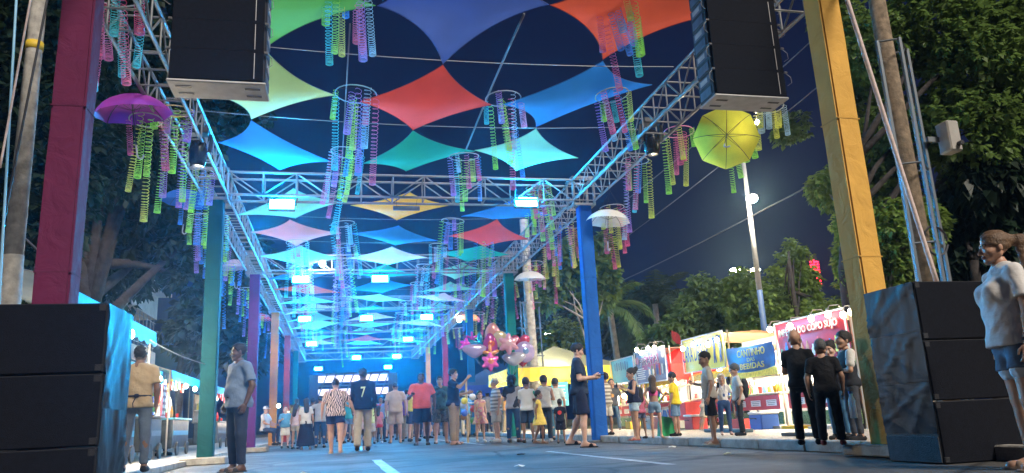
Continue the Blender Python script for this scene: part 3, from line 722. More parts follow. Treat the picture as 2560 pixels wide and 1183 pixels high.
column(XR+.05, PY[1], HP, (.006, .095, .42), 'bright blue fabric column behind the man walking with his phone')
column(XR, PY[2], HP, (.0, .13, .10), 'green fabric column below the foil balloons')
column(XR, PY[3], HP, (.0, .09, .28), 'dark blue fabric column left of the foil balloons')
column(XR, PY[4], HP, (.28, .02, .06), 'crimson fabric column behind the coral shirt man')
column(XR, PY[5], HP, (.55, .30, .12), 'tan orange fabric column far down the right side')

# ------------------------------------------------------------------ stretch fabric sails
SC = {'green': (.14, .62, .16), 'royal': (.10, .20, .72), 'redpink': (.85, .14, .07), 'mint': (.45, .78, .35), 'red': (.80, .10, .07), 'blue': (.03, .25, .80),
      'azure': (.03, .27, .85), 'teal': (.02, .50, .42), 'aqua': (.25, .80, .55), 'yellow': (.85, .62, .08), 'pink': (.80, .45, .48), 'white': (.75, .78, .80)}
def sail(T, L, B, Rr, c, label, conc=.30, sag=.10):
    n = 18; cs = [Vector(T), Vector(L), Vector(B), Vector(Rr)]     # square corners (-1,-1),(-1,1),(1,1),(1,-1)
    ctr = sum(cs, Vector())/4; vs = []
    for i in range(n+1):
        for j in range(n+1):
            s = 2*i/n-1; t = 2*j/n-1
            s2 = s*(1-conc*(1-t*t)); t2 = t*(1-conc*(1-s*s))
            a, b_ = (s2+1)/2, (t2+1)/2
            p = cs[0]*((1-a)*(1-b_))+cs[1]*((1-a)*b_)+cs[2]*(a*b_)+cs[3]*(a*(1-b_))
            q = max(abs(s*t), 0)**1.6; ang = math.atan2(1-abs(s)+1e-3, 1-abs(t)+1e-3); fold = q*(1-max(abs(s), abs(t))**8)*.035*math.sin(ang*14+ctr.x*3+(2 if s > 0 else 0))
            p = p-Vector((0, 0, sag*(1-s*s)*(1-t*t)+fold)); vs.append(p-ctr)
    fs = [(i*(n+1)+j, (i+1)*(n+1)+j, (i+1)*(n+1)+j+1, i*(n+1)+j+1) for i in range(n) for j in range(n)]
    root = thing('fabric_sail', label, 'sail', ctr, 0, 'stretch fabric sails over the street')
    mb = MB(); mb.add(vs, fs); mb.build('cloth', mat('sail_'+c, SC[c], .8, var=.05, vscale=2, trans=.52, spec=.2), root, True)
    hem = []
    for i in range(n): hem.append(vs[i*(n+1)])
    for j in range(n): hem.append(vs[n*(n+1)+j])
    for i in range(n, 0, -1): hem.append(vs[i*(n+1)+n])
    for j in range(n, 0, -1): hem.append(vs[j])
    mb = MB(); mb.tube(hem, .007, 4, closed=True); mb.build('hem', mat('sailhem_'+c, tuple(k*.7 for k in SC[c]), .8), root)
    return root
def P(px, py, Y): return atY(px, py, Y)
sail(P(640, -170, 7.5), P(455, -20, 8.7), P(665, 118, 9.95), P(938, 14, 8.8), 'green', 'lime green fabric sail at the top behind the left hanging speaker array', .18)
sail(P(1190, -230, 7.5), P(944, 15, 8.8), P(1107, 160, 9.95), P(1372, 12, 8.8), 'royal', 'large royal blue fabric sail at the top centre of the street', .20)
sail(P(1640, -150, 7.5), P(1376, 13, 8.8), P(1507, 149, 9.95), P(1800, 35, 8.8), 'redpink', 'orange red fabric sail fading to pink beside the right hanging speaker array', .20)
sail(P(668, 132, 10.05), P(552, 243, 11.2), P(628, 298, 12.45), P(838, 238, 11.2), 'mint', 'pale mint fabric sail turning yellow at its right tip, below the lime green one', .17)
sail(P(1107, 163, 10.05), P(900, 254, 11.2), P(1032, 325, 12.45), P(1228, 262, 11.2), 'red', 'plain red fabric sail in the middle, under the royal blue one', .12)
sail(P(1507, 153, 10.05), P(1255, 262, 11.2), P(1340, 318, 12.45), P(1630, 212, 11.2), 'azure', 'azure blue fabric sail beside the right truss, under the orange red one', .17)
sail(P(628, 301, 12.55), P(545, 356, 13.8), P(700, 425, 14.9), P(830, 405, 13.8), 'blue', 'bright blue fabric sail on the left just before the first crossing truss', .15)
sail(P(1032, 327, 12.55), P(908, 409, 13.8), P(1015, 428, 14.9), P(1187, 378, 13.8), 'teal', 'teal green fabric sail in the middle just before the first crossing truss', .16)
sail(P(1340, 322, 12.55), P(1187, 376, 13.8), P(1290, 427, 14.9), P(1445, 395, 13.8), 'aqua', 'glowing aqua green fabric sail on the right just before the first crossing truss', .18)
far = [['aqua', 'yellow', 'blue'], ['pink', 'blue', 'red'], ['aqua', 'white', 'teal'], ['blue', 'teal', 'aqua'], ['redpink', 'azure', 'aqua'], ['aqua', 'mint', 'pink'],
       ['white', 'blue', 'aqua'], ['aqua', 'white', 'azure'], ['mint', 'aqua', 'white'], ['azure', 'aqua', 'mint'], ['aqua', 'red', 'azure'], ['white', 'aqua', 'aqua']]
rown = ['first', 'second', 'third', 'fourth', 'fifth', 'sixth', 'seventh', 'eighth', 'ninth', 'tenth', 'eleventh', 'twelfth']
cn = {'royal': 'royal blue', 'redpink': 'orange red', 'mint': 'pale mint', 'azure': 'azure blue', 'aqua': 'aqua green'}
jit = lambda a=.12: random.uniform(-a, a)
for r in range(12):
    y0 = 15.5+2.46*r; zz = 5.34-.010*r
    for k, (xl, xr) in enumerate(((-2.15, .05), (.25, 2.5), (2.75, 4.95))):
        xm = (xl+xr)/2+jit(.15)
        sail((xm, y0+.05, zz+jit(.12)), (xl, y0+1.25, zz-.10+jit(.16)), (xm+jit(), y0+2.40, zz+jit(.12)), (xr, y0+1.2, zz-.08+jit(.16)), far[r][k],
             '%s fabric sail, %s of the %s row beyond the first crossing truss' % (cn.get(far[r][k], far[r][k]), ('leftmost', 'middle', 'rightmost')[k], rown[r]), random.uniform(.12, .20))
wires = [(9.98, 5.56), (12.48, 5.56)]+[(15.5+2.46*r, 5.34) for r in range(1, 8)]
for k, (y, z) in enumerate(wires):
    mb = MB(); pts = [(XL+.1+(XR-XL-.2)*t/10, y, z+.03+.12*((t/5-1)**2)) for t in range(11)]
    mb.tube(pts, .0065, 4); tag(mb.build('suspension_wire', wire_m), 'steel wire strung across the street under the %s line of sail corners' % (['nearest', 'second', 'third', 'fourth', 'fifth', 'sixth', 'seventh', 'eighth', 'ninth'][k]), 'wire', 'wires holding the sails')

# ------------------------------------------------------------------ umbrellas
def umbrella(px, py, Y, c, label, dia=1.05, tilt=(0, 0), rz=None):
    p = atY(px, py, Y); root = thing('umbrella', label, 'umbrella', p, 0, 'open umbrellas hung beside the trusses')
    root.rotation_euler = (R(tilt[0]), R(tilt[1]), R(random.uniform(0, 40) if rz is None else rz))
    Rr = dia/2; n = 8; rings = 6; vs = [(0, 0, .27*dia)]; fs = []
    for i in range(1, rings+1):
        q = i/rings
        for j in range(n*4):
            t = 2*math.pi*j/(n*4); fr = (j % 4)/4; sc_ = math.sin(math.pi*fr)
            rad = Rr*math.sin(q*1.25)/math.sin(1.25)*(1-.07*sc_*q)
            z = .27*dia*(math.cos(q*1.35)-math.cos(1.35))/(1-math.cos(1.35))-.015*sc_*q*0+.012*sc_*q
            vs.append((rad*math.cos(t), rad*math.sin(t), z))
    m = n*4
    for j in range(m): fs.append((0, 1+j, 1+(j+1) % m))
    for i in range(rings-1):
        for j in range(m): a = 1+i*m; fs.append((a+j, a+m+j, a+m+(j+1) % m, a+(j+1) % m))
    mb = MB(); mb.add(vs, fs); mb.build('canopy', mat('umbrella_%d_%d_%d' % tuple(int(k*255) for k in c), c, .55, trans=.45, var=.05, spec=.4), root, True)
    for k in range(n):
        t = 2*math.pi*k/n; mb = MB()
        pts = []
        for i in range(0, 7):
            q = i/6; rad = Rr*math.sin(q*1.25)/math.sin(1.25); z = .27*dia*(math.cos(q*1.35)-math.cos(1.35))/(1-math.cos(1.35))-.008; pts.append((rad*math.cos(t), rad*math.sin(t), z))
        mb.tube(pts, .0045, 4); mb.cyl((0, 0, .06*dia), pts[3], .003, None, 4); mb.build('rib', dkmetal, root)
    mb = MB(); mb.cyl((0, 0, .30*dia), (0, 0, -.42), .007, None, 6); mb.build('shaft', dkmetal, root)
    mb = MB(); mb.tube([(0, 0, -.42), (0, 0, -.56), (.012, 0, -.60), (.04, 0, -.62), (.07, 0, -.60), (.08, 0, -.56)], .013, 6); mb.build('handle', mat('umbrella_handle', (.35, .36, .4), .4), root, True)
    return root
umbrella(333, 288, 10.6, (.36, .05, .42), 'purple umbrella next to the crimson column', 1.02, (6, -8))
umbrella(467, 510, 15.8, (.03, .14, .55), 'dark blue umbrella hanging left of the teal column', 1.05, (4, 6))
umbrella(1815, 345, 10.4, (.78, .80, .10), 'tilted lime yellow umbrella right below the right speaker array', 1.04, (-58, 8), -30)
umbrella(1520, 556, 15.0, (.80, .80, .74), 'white umbrella beside the bright blue column', .98, (3, 4))
umbrella(1325, 700, 22.0, (.80, .79, .76), 'white umbrella in front of the concrete pole', .98, (4, -3))
umbrella(1172, 800, 33.0, (.72, .25, .10), 'orange umbrella above the coral shirt man', 1.05, (3, 2))
umbrella(585, 672, 24.5, (.55, .48, .58), 'pale lilac umbrella behind the teal column', 1.05, (3, -4))
umbrella(650, 800, 35.0, (.70, .10, .08), 'red umbrella beyond the purple column', 1.05, (3, 4))

# ------------------------------------------------------------------ hanging plastic spring mobiles
SPC = {'pink': (.90, .18, .40), 'lime': (.45, .90, .12), 'blue': (.08, .38, .90), 'yellow': (.80, .85, .15), 'violet': (.55, .30, .80), 'clear': (.50, .72, .85), 'aqua': (.10, .75, .80)}
SPM = {k: mat('spring_'+k, c, .35, trans=.45, spec=.6) for k, c in SPC.items()}
_spr = {}
def spring_mesh(L, far=False):
    L = round(L/.15)*.15; key = (L, far)
    if key in _spr: return _spr[key]
    rad = .047; turns = int(15+L*14) if not far else int(9+L*8); seg = 9 if not far else 6; n = turns*seg
    # a hanging slinky: open coils on top, closed coils at the bottom
    t = np.linspace(0, 1, n+1); z = -L*(1-(1-t)**1.9); ang = 2*np.pi*turns*t
    rr = np.full(n+1, rad)
    C = np.stack([rr*np.cos(ang), rr*np.sin(ang), z], 1)
    w = .0046 if not far else .0072
    rad_dir = np.stack([np.cos(ang), np.sin(ang), 0*ang], 1)
    V = np.concatenate([C+rad_dir*w, C+np.array([0, 0, w]), C-rad_dir*w*.6, ], 0); m = n+1
    F = []
    for a in range(3):
        b = (a+1) % 3; i = np.arange(n); F.append(np.stack([a*m+i, b*m+i, b*m+i+1, a*m+i+1], 1))
    me = np_mesh('spring', V, np.concatenate(F), True); me.materials.append(SPM['pink']); _spr[key] = me; return me
_mob = [0]
def mobile(c, label, n=9, rad=.24, lens=(.35, 1.2), cols=None, hoopc=(.35, .38, .40), top=5.5, far=False, seed=0, drop=0.0):
    rg = random.Random(seed*131+n); c = Vector(c)
    root = thing('spring_mobile', label, 'mobile', c, 0, 'hoops of coloured plastic springs'); root.rotation_euler = (rg.uniform(-.10, .10), rg.uniform(-.10, .10), rg.uniform(0, 6))
    mb = MB(); mb.tube([(rad*math.cos(2*math.pi*k/20), rad*math.sin(2*math.pi*k/20), 0) for k in range(20)], .009 if not far else .012, 5, closed=True)
    mb.build('hoop', mat('hoop_%d' % int(sum(hoopc)*100), hoopc, .4, spec=.6), root, True)
    h = max(.15, min(.7, top-c.z)); mb = MB()
    for k in range(4):
        t = 2*math.pi*k/4+.4; mb.cyl((rad*math.cos(t), rad*math.sin(t), 0), (0, 0, h*.8), .0028, None, 3, caps=False)
    mb.cyl((0, 0, h*.8), (0, 0, h), .004, None, 3); mb.build('hanging_cord', cable_m, root)
    names = cols or ['pink', 'lime', 'blue', 'violet', 'yellow', 'clear', 'lime', 'pink', 'aqua']
    for k in range(n):
        t = 2*math.pi*k/n+rg.uniform(-.2, .2); rr = rad*(1 if k % 3 else rg.uniform(.2, .7)); L = rg.uniform(lens[0]*.8, lens[1]*1.25); q_ = rg.uniform(.8, 1.15)
        inst('spring', spring_mesh(L, far), SPM[names[(k*2+seed) % len(names)]], root, (rr*math.cos(t), rr*math.sin(t), -.01-drop*rg.random()), (rg.uniform(-.09, .09), rg.uniform(-.09, .09), rg.uniform(0, 6)), (q_, q_, rg.uniform(.85, 1.2)))
    return root
mob = mobile
mob(P(868, -62, 8.8), 'spring mobile whose hoop is above the frame, between the lime green and royal blue sails', 10, .26, (.55, 1.25), seed=1, top=6.2)
mob(P(1545, 2, 8.8), 'spring mobile in front of the orange red sail', 10, .27, (.5, 1.05), seed=2, top=6.2)
mob(P(890, 236, 11.2), 'spring mobile between the mint and red sails', 10, .32, (.5, 1.15), seed=3, hoopc=(.2, .45, .6))
mob(P(1258, 247, 11.2), 'spring mobile between the red and azure sails', 9, .29, (.45, 1.1), seed=4)
mob(P(1530, 238, 11.0), 'spring mobile hanging over the azure sail against the right truss', 9, .28, (.4, .85), seed=5)
mob(P(868, 382, 13.8), 'spring mobile between the bright blue and teal sails', 11, .30, (.5, 1.3), seed=6)
mob(P(1160, 392, 13.8), 'spring mobile between the teal and aqua sails', 9, .29, (.4, .8), seed=7)
mob(P(1588, 402, 13.0), 'spring mobile outside the right truss, left of the lime yellow umbrella group', 9, .26, (.4, 1.1), seed=8)
mob(P(1697, 330, 11.6), 'spring mobile with a pink hoop just left of the lime yellow umbrella', 8, .26, (.4, 1.05), ['pink', 'lime', 'yellow'], (.7, .2, .4), seed=9)
mob(P(1920, 268, 10.2), 'spring mobile under the right hanging speaker array', 8, .24, (.25, .5), ['yellow', 'pink', 'clear', 'pink'], seed=10)
mob(P(1845, 330, 11.8), 'spring mobile half hidden behind the lime yellow umbrella', 5, .20, (.3, .8), ['pink', 'lime'], seed=11)
mob(P(292, -20, 8.6), 'spring mobile with pink and blue springs at the top beside the crimson column', 9, .30, (.5, 1.0), ['pink', 'violet', 'aqua', 'pink'], seed=12, top=6)
mob(P(437, 278, 11.3), 'spring mobile with lime springs just right of the purple umbrella', 8, .26, (.4, 1.2), ['lime', 'lime', 'pink', 'violet'], (.55, .40, .15), seed=13)
mob(P(365, 300, 11.0), 'spring mobile hanging behind the purple umbrella', 6, .22, (.45, 1.0), ['yellow', 'pink', 'lime'], seed=14)
mob(P(1345, 468, 15.6), 'spring mobile glowing right above the right cyan floodlight', 9, .27, (.4, .95), ['aqua', 'lime', 'aqua', 'pink'], (.1, .5, .6), seed=15)
mob(P(500, 430, 14.6), 'spring mobile below the left truss, left of the bright blue sail', 8, .25, (.5, 1.2), ['blue', 'lime', 'violet'], seed=16)
mob(P(540, 540, 17.5), 'spring mobile right above the teal column top', 9, .26, (.4, 1.1), ['lime', 'aqua', 'violet'], seed=17)
mob(P(1530, 520, 15.4), 'spring mobile above the white umbrella by the bright blue column', 9, .27, (.5, 1.1), ['pink', 'lime', 'yellow', 'clear'], seed=18)
mob(P(1395, 565, 18.6), 'spring mobile outside the right truss left of the bright blue column', 9, .28, (.4, .9), ['violet', 'pink', 'lime', 'blue'], seed=19)
mob(P(1340, 480, 16.4), 'spring mobile behind the right cyan floodlight', 7, .25, (.5, 1.2), ['lime', 'aqua'], seed=20)
sides = {-2.95: 'outside the left truss', .12: 'left of the middle sails', 2.6: 'right of the middle sails', 5.75: 'outside the right truss'}
k = 21; sides.update({-1.1: 'under the left sails', 3.85: 'under the right sails'})
for r, (y, zz) in enumerate(((17.2, 5.2), (19.8, 5.2), (22.3, 5.15), (25.3, 5.1), (28.6, 5.1), (32.0, 5.05), (36.5, 5.0))):
    for x in (-2.95, .12, 2.6, 5.75) if r < 1 else (-2.95, -1.1, .12, 2.6, 3.85, 5.75):
        mob((x+jit(.1), y+jit(.3), zz+jit(.08)), 'spring mobile hung %s, in the %s row past the nearest crossing' % (sides[x], rown[r]), 8 if r < 4 else 6, .27, (.4, 1.25), ['aqua', 'lime', 'pink', 'blue', 'clear', 'violet'] if x < 4 else ['pink', 'lime', 'yellow', 'violet'], seed=k, far=r > 1); k += 1

# ------------------------------------------------------------------ cyan floodlights under the crossing trusses
lens_m = emat('flood_lens', (.003, .42, 1.0), 480.0)
def flood(px, py, Y, label, w=.46, h=.19):
    p = atY(px, py, Y)
    root = thing('floodlight', label, 'floodlight', p, 0, 'cyan floodlights under the trusses'); root.rotation_euler = (R(-9), 0, 0)
    mb = MB(); mb.bbox((0, .05, 0), (w+.05, .09, h+.05), .015)
    for k in range(7): mb.box((-w/2+w*k/6, .11, 0), (.012, .05, h))
    mb.build('housing', black, root)
    mb = MB(); mb.box((0, .0, 0), (w, .012, h)); mb.build('lens', lens_m, root)
    mb = MB(); mb.tube([(-w/2-.04, .05, 0), (-w/2-.04, .05, h*.9), (w/2+.04, .05, h*.9), (w/2+.04, .05, 0)], .011, 5); mb.cyl((0, .05, h*.9), (0, .05, h*.9+.12), .02, None, 6); mb.build('yoke', black, root)
    return root
for (px, py, i), lb in zip([(705, 511, 1), (1316, 505, 1), (752, 698, 2), (950, 697, 2), (762, 798, 3), (916, 796, 3), (1067, 793, 3), (779, 860, 4), (1020, 848, 4), (891, 894, 5), (992, 891, 5), (796, 922, 6), (970, 918, 6)],
        ['left cyan floodlight under the nearest crossing truss', 'right cyan floodlight under the nearest crossing truss', 'left cyan floodlight under the second crossing truss', 'right cyan floodlight under the second crossing truss',
         'leftmost cyan floodlight under the third crossing truss', 'middle cyan floodlight under the third crossing truss', 'rightmost cyan floodlight under the third crossing truss', 'left cyan floodlight under the fourth crossing truss', 'right cyan floodlight under the fourth crossing truss',
         'left cyan floodlight under the fifth crossing truss', 'right cyan floodlight under the fifth crossing truss', 'left cyan floodlight under the farthest crossing truss', 'right cyan floodlight under the farthest crossing truss']):
    flood(px, py, PY[i]-.1, lb)
# ------------------------------------------------------------------ loudspeakers
grille = mat('speaker_grille', (.0035, .0045, .009), .85, spec=.2, var=.25, vscale=30, bump=.4, bscale=260)
cab = mat('speaker_cabinet', (.006, .007, .011), .6, var=.3, vscale=14, bump=.25, bscale=120)
carpet = mat('cabinet_carpet', (.055, .06, .07), .9, var=.2, vscale=20, bump=.5, bscale=150)
plate_m = mat('pale_plate', (.50, .50, .50), .55, var=.15, vscale=10)
inset_m = mat('side_inset', (.10, .13, .19), .5, var=.2, vscale=12)
def wrap_mat():
    m = mat('black_plastic_wrap', (.008, .011, .018), .42, spec=.12, bump=.0)
    N = m.node_tree.nodes; L = m.node_tree.links; tc = N.new('ShaderNodeTexCoord'); mp = N.new('ShaderNodeMapping'); mp.inputs['Scale'].default_value = (1, 1, .6)
    n = N.new('ShaderNodeTexNoise'); n.inputs['Scale'].default_value = 2.6; n.inputs['Detail'].default_value = 2.5; n.inputs['Distortion'].default_value = 1.6
    b = N.new('ShaderNodeBump'); b.inputs['Strength'].default_value = .16; b.inputs['Distance'].default_value = .05
    L.new(tc.outputs['Object'], mp.inputs[0]); L.new(mp.outputs[0], n.inputs['Vector']); L.new(n.outputs['Fac'], b.inputs['Height']); L.new(b.outputs[0], N['Principled BSDF'].inputs['Normal']); return m
wrap_m = wrap_mat()
def line_array(x0, x1, yf, zb, n, label, face_tilt=0.0, depth=.34):
    root = thing('hanging_speaker_array', label, 'speaker', ((x0+x1)/2, yf, zb), 0, 'hanging line array speakers'); w = x1-x0; mh = .262
    mb = MB(); mb.bbox((0, depth/2, .012), (w+.02, depth, .024), .008)
    o = mb.build('bottom_plate', plate_m, root)
    for sx in (-.36, .36):
        for sy in (.1, depth-.1):
            mb = MB(); mb.box((sx*w, sy, -.001), (.12, .03, .004)); mb.build('handle_slot', black, o)
    for k in range(n):
        z = .03+k*mh; c = MB(); c.bbox((0, depth/2+.012, z+mh/2), (w, depth-.03, mh-.008), .01); mod = c.build('speaker_cabinet', cab, root)
        g = MB(); g.box((0, .004, z+mh/2), (w-.03, .014, mh-.0015)); g.build('grille', grille, mod)
        for sx in (-1, 1):
            for j in (0, 1):
                s_ = MB(); s_.bbox((sx*(w/2+.002), depth/2+.02, z+.07+j*.125), (.010, depth*.66, .088), .004); s_.build('side_inset', inset_m, mod)
                s_ = MB(); s_.box((sx*(w/2+.006), depth/2+.03, z+.07+j*.125), (.006, depth*.42, .05)); s_.build('type_plate', plate_m if j else inset_m, mod)
            if sx > 0: s_ = MB(); s_.box((sx*(w/2-.085), -.006, z+mh/2), (.005, .006, mh*.86)); s_.build('trim_strip', plate_m, mod)
            s_ = MB(); s_.cyl((sx*(w/2-.01), -.005, z+mh-.01), (sx*(w/2+.018), -.005, z+mh-.01), .012, None, 6); s_.build('pin', alu, mod)
            s_ = MB(); s_.tube([(sx*(w/2+.01), .0, z+mh-.02), (sx*(w/2+.05), -.01, z+mh-.06), (sx*(w/2+.055), -.01, z+mh-.12), (sx*(w/2+.01), 0, z+mh-.15)], .003, 4); s_.build('pin_cord', wire_m, mod)
    mb = MB(); mb.cyl((0, depth/2, n*mh), (0, depth/2, 5.6-zb if 5.6-zb > n*mh else n*mh+.3), .03, None, 6); mb.build('hanging_chain', dkmetal, root)
    return root
line_array(-1.34, -.60, 6.0, 3.25, 8, 'black hanging speaker array at the top left over the street')
line_array(3.55, 4.33, 6.2, 3.46, 8, 'black hanging speaker array at the top right, in front of the right truss')
def crumple(root, w, h, y_axis, origin, name='plastic_wrap', seed=1, m=None):
    """a creased sheet of film lying on a vertical cabinet side; y_axis: run of the sheet in the ground plane"""
    rg = random.Random(seed); nx, nz = 14, 22; vs = []; ya = Vector(y_axis).normalized(); nrm = Vector((ya.y, -ya.x, 0))
    fold = [(rg.uniform(0, 1), rg.uniform(0, 1), rg.uniform(-1.5, 1.5), rg.uniform(.02, .05)) for _ in range(7)]
    for i in range(nx+1):
        for j in range(nz+1):
            u, v = i/nx, j/nz; d = .006+.002*math.sin(9*u+5*v+seed)
            for (fu, fv, sl, wd) in fold:
                q = (u-fu)-sl*(v-fv); d += .009*math.exp(-(q/wd)**2)
            d += .0012*math.sin(30*u+3*math.sin(5*v+seed))
            vs.append(Vector(origin)+ya*(w*u)+Vector((0, 0, h*v))+nrm*d)
    fs = [(i*(nz+1)+j, (i+1)*(nz+1)+j, (i+1)*(nz+1)+j+1, i*(nz+1)+j+1) for i in range(nx) for j in range(nz)]
    mb = MB(); mb.add(vs, fs); return mb.build(name, m or wrap_m, root, True)
def sub_stack(x0, x1, y0, y1, h, label, wrap_side, wrap_z0, seed):
    root = thing('subwoofer_stack', label, 'speaker', ((x0+x1)/2, (y0+y1)/2, 0), 0, 'speaker walls beside the street'); w, d = x1-x0, y1-y0; n = 3; bh = h/n
    for k in range(n):
        mb = MB(); mb.bbox((0, 0, bh*k+bh/2), (w, d, bh-.005), .008); c = mb.build('subwoofer_cabinet', cab if k else carpet if False else cab, root)
        g = MB(); g.bbox((0, -d/2-.004, bh*k+bh/2), (w-.02, .014, bh-.018), .004); g.build('front_cloth', grille, c)
        for sx in (-1, 1):
            for sz in (-1, 1):
                b = MB(); b.bbox((sx*(w/2-.03), -d/2-.003, bh*k+bh/2+sz*(bh/2-.035)), (.05, .02, .05), .006); b.build('corner_cap', cab, c)
    sx = -w/2 if wrap_side < 0 else w/2
    if wrap_side < 0:
        mb = MB(); mb.box((sx-.004, 0, .115), (.01, d-.02, .20)); mb.build('side_panel', carpet, root)
        for k in range(3): crumple(root, d, (h-wrap_z0)/3-.005, (0, -1, 0), (sx, d/2, wrap_z0+(h-wrap_z0)/3*k), seed=seed+k)
    else:
        for k in range(2): crumple(root, d, (h-wrap_z0)/2-.004, (0, 1, 0), (sx, -d/2, wrap_z0+(h-wrap_z0)/2*k), seed=seed+k)
    return root
sub_stack(-2.95, -1.50, 5.50, 6.12, 1.395, 'wall of black subwoofers at the left edge with a plastic wrapped side', 1, .02, 3)
sub_stack(4.66, 5.62, 5.36, 5.98, 1.47, 'stack of three black subwoofers with a plastic wrapped side, by the yellow column', -1, .24, 11)
# moving head lamp, small fixtures, bulbs on the gantry
def moving_head(p, label, rx=0):
    root = thing('moving_head_lamp', label, 'stage light', p)
    mb = MB(); mb.bbox((0, 0, .0), (.30, .24, .10), .015); mb.build('base', black, root)
    y = MB(); y.tube([(-.17, 0, -.05), (-.19, 0, -.16), (-.17, 0, -.34)], .035, 6); y.tube([(.17, 0, -.05), (.19, 0, -.16), (.17, 0, -.34)], .035, 6); y.build('yoke', black, root)
    h = MB(); h.lathe([(.001, -.58), (.10, -.57), (.13, -.50), (.14, -.32), (.12, -.20), (.06, -.15), (.001, -.145)], (0, 0, 0), 14); hd = h.build('head', mat('lamp_head_black', (.012, .012, .015), .25), root, True)
    l = MB(); l.lathe([(.001, -.586), (.085, -.583), (.085, -.575)], (0, 0, 0), 14); l.build('lens', mat('dead_lens', (.2, .22, .25), .1), hd)
    return root
moving_head(atY(1624, 306, 11.2), 'black moving head stage lamp hanging from the right truss')
moving_head(atY(498, 330, 12.2), 'black moving head stage lamp hanging from the left truss')
root = thing('batten_light', 'unlit batten lamp hanging under the nearest crossing truss', 'lamp', atY(1016, 521, 15.2)); mb = MB(); mb.bbox((0, 0, 0), (.55, .06, .09), .01); mb.build('housing', alu, root)
mb = MB(); mb.cyl((-.2, 0, .045), (-.2, 0, .30), .004, None, 4); mb.cyl((.2, 0, .045), (.24, 0, .3), .004, None, 4); mb.build('hanger', cable_m, root)
bulb_m = emat('warm_bulb', (1.0, .78, .50), 90.0); whitebulb_m = emat('white_bulb', (1.0, .83, .60), 560.0); cap_m = mat('bulb_cap', (.25, .25, .25), .4, .5)
def bulb(p, label, r=.045, m=None, group='bare bulbs'):
    root = thing('light_bulb', label, 'bulb', p, 0, group); mb = MB(); mb.ball((0, 0, 0), (r, r, r*1.15), 10); mb.build('glass', m or bulb_m, root, True)
    mb = MB(); mb.cyl((0, 0, r), (0, 0, r+.05), r*.5, None, 8); mb.build('socket', cap_m, root); return root
bulb(atY(806, 659, 22.3), 'warm bulb hanging under the second crossing truss', .085)
bulb(atY(1148, 800, 32.8), 'warm bulb at the edge of the orange umbrella', .09)
bulb(atY(672, 1042, 31), 'warm bulb by the foot of the orange yellow column', .08)
bulb(atY(697, 1015, 33), 'smaller warm bulb right of the orange yellow column', .06)
bulb(atY(1893, 306, 10.6), 'warm bulb at the right rim of the lime yellow umbrella', .035)
# cables strung along the gantry
def cable(pts, r, label, m=None, name='cable', sag=0.0, n=14, cat='cable'):
    P_ = [Vector(p) for p in pts]
    if len(P_) == 2:
        a, b = P_; P_ = [a.lerp(b, i/n)-Vector((0, 0, sag*4*(i/n)*(1-i/n))) for i in range(n+1)]
    mb = MB(); mb.tube(P_, r, 5); return tag(mb.build(name, m or cable_m, None, True), label, cat)
rope = mat('pale_rope', (.62, .50, .47), .7, var=.15, vscale=20); greyc = mat('grey_cable', (.14, .15, .17), .6)
cable((atY(1310, 35, 9.6), atY(1165, 375, 15.0)), .020, 'twisted grey cable sloping down between the red and azure sails', greyc, sag=-.05)
cable((atY(875, 60, 9.8), atY(835, 760, 30)), .012, 'thin grey cable running down the middle between the spring mobiles', greyc)
cable((atY(2108, -30, 8.3), atY(2345, 715, 8.6)), .034, 'thick pale pink strap slanting past the yellow column', rope)
cable((atY(2040, 92, 14), atY(1560, 505, 26)), .016, 'upper power cable crossing behind the lime yellow umbrella', greyc, sag=.1)
cable((atY(2090, 180, 14), atY(1500, 640, 28)), .016, 'middle power cable crossing behind the lime yellow umbrella', greyc, sag=.1)
cable((atY(2040, 455, 16), atY(1470, 740, 30)), .018, 'lower power cable crossing in front of the lamp post', greyc, sag=.1)
cable((atY(1470, 690, 26), atY(1330, 735, 26)), .012, 'short cable between the concrete pole and the small mango tree', greyc)
cable((atY(42, -20, 8.0), atY(-6, 820, 8.0)), .013, 'pale blue cable hanging left of the concrete pole', mat('blue_cable', (.25, .5, .7), .4))
cable((atY(80, -20, 7.6), atY(0, 420, 7.6)), .011, 'thin tan cable slanting across the concrete pole', rope)
cable((atY(122, -20, 8.5), atY(-10, 650, 8.5)), .013, 'black cable slanting across the concrete pole', cable_m)
cable((atY(375, 850, 14), atY(512, 910, 15)), .009, 'pale lamp cord sagging from the left stall to the teal column', greyc, sag=.04)
cable((atY(50, 583, 12), atY(120, 650, 9.2)), .014, 'short pale cable between the concrete pole and the crimson column', greyc)

# ------------------------------------------------------------------ poles and lamp posts
conc_pole = mat('concrete_pole', (.40, .38, .34), .85, var=.35, vscale=9, bump=.3, bscale=30)
wood_pole = mat('weathered_pole', (.20, .15, .10), .9, var=.4, vscale=11, bump=.5, bscale=25)
p0 = atY(22, 750, 9.0)
root = thing('utility_pole', 'round concrete utility pole at the left edge with a yellow band', 'pole', (p0.x+.05, 9.0, .09)); mb = MB(); mb.cyl((0, 0, -.05), (-.05, 0, 2.4), .115, .10, 14); mb.cyl((-.05, 0, 2.4), (-.10, 0, 8.5), .095, .07, 14); mb.build('shaft', conc_pole, root, True)
mb = MB(); mb.cyl((-.07, 0, 4.83), (-.0705, 0, 4.93), .092, None, 14); mb.build('number_band', mat('band_yellow', (.65, .45, .03), .6), root, True)
bx_, by_ = 8.42, 9.4
root = thing('utility_pole', 'thick weathered utility pole with a steel cage right of the yellow column', 'pole', (bx_, by_, .0)); mb = MB(); mb.cyl((0, 0, 0), (0, 0, 8.5), .155, .12, 14); mb.build('shaft', wood_pole, root, True)
tubem = mat('cage_tube', (.16, .18, .20), .5, .6)
mb = MB(); cs = [(-.38, -.28), (-.10, -.42), (.30, -.10), (.02, .10)]
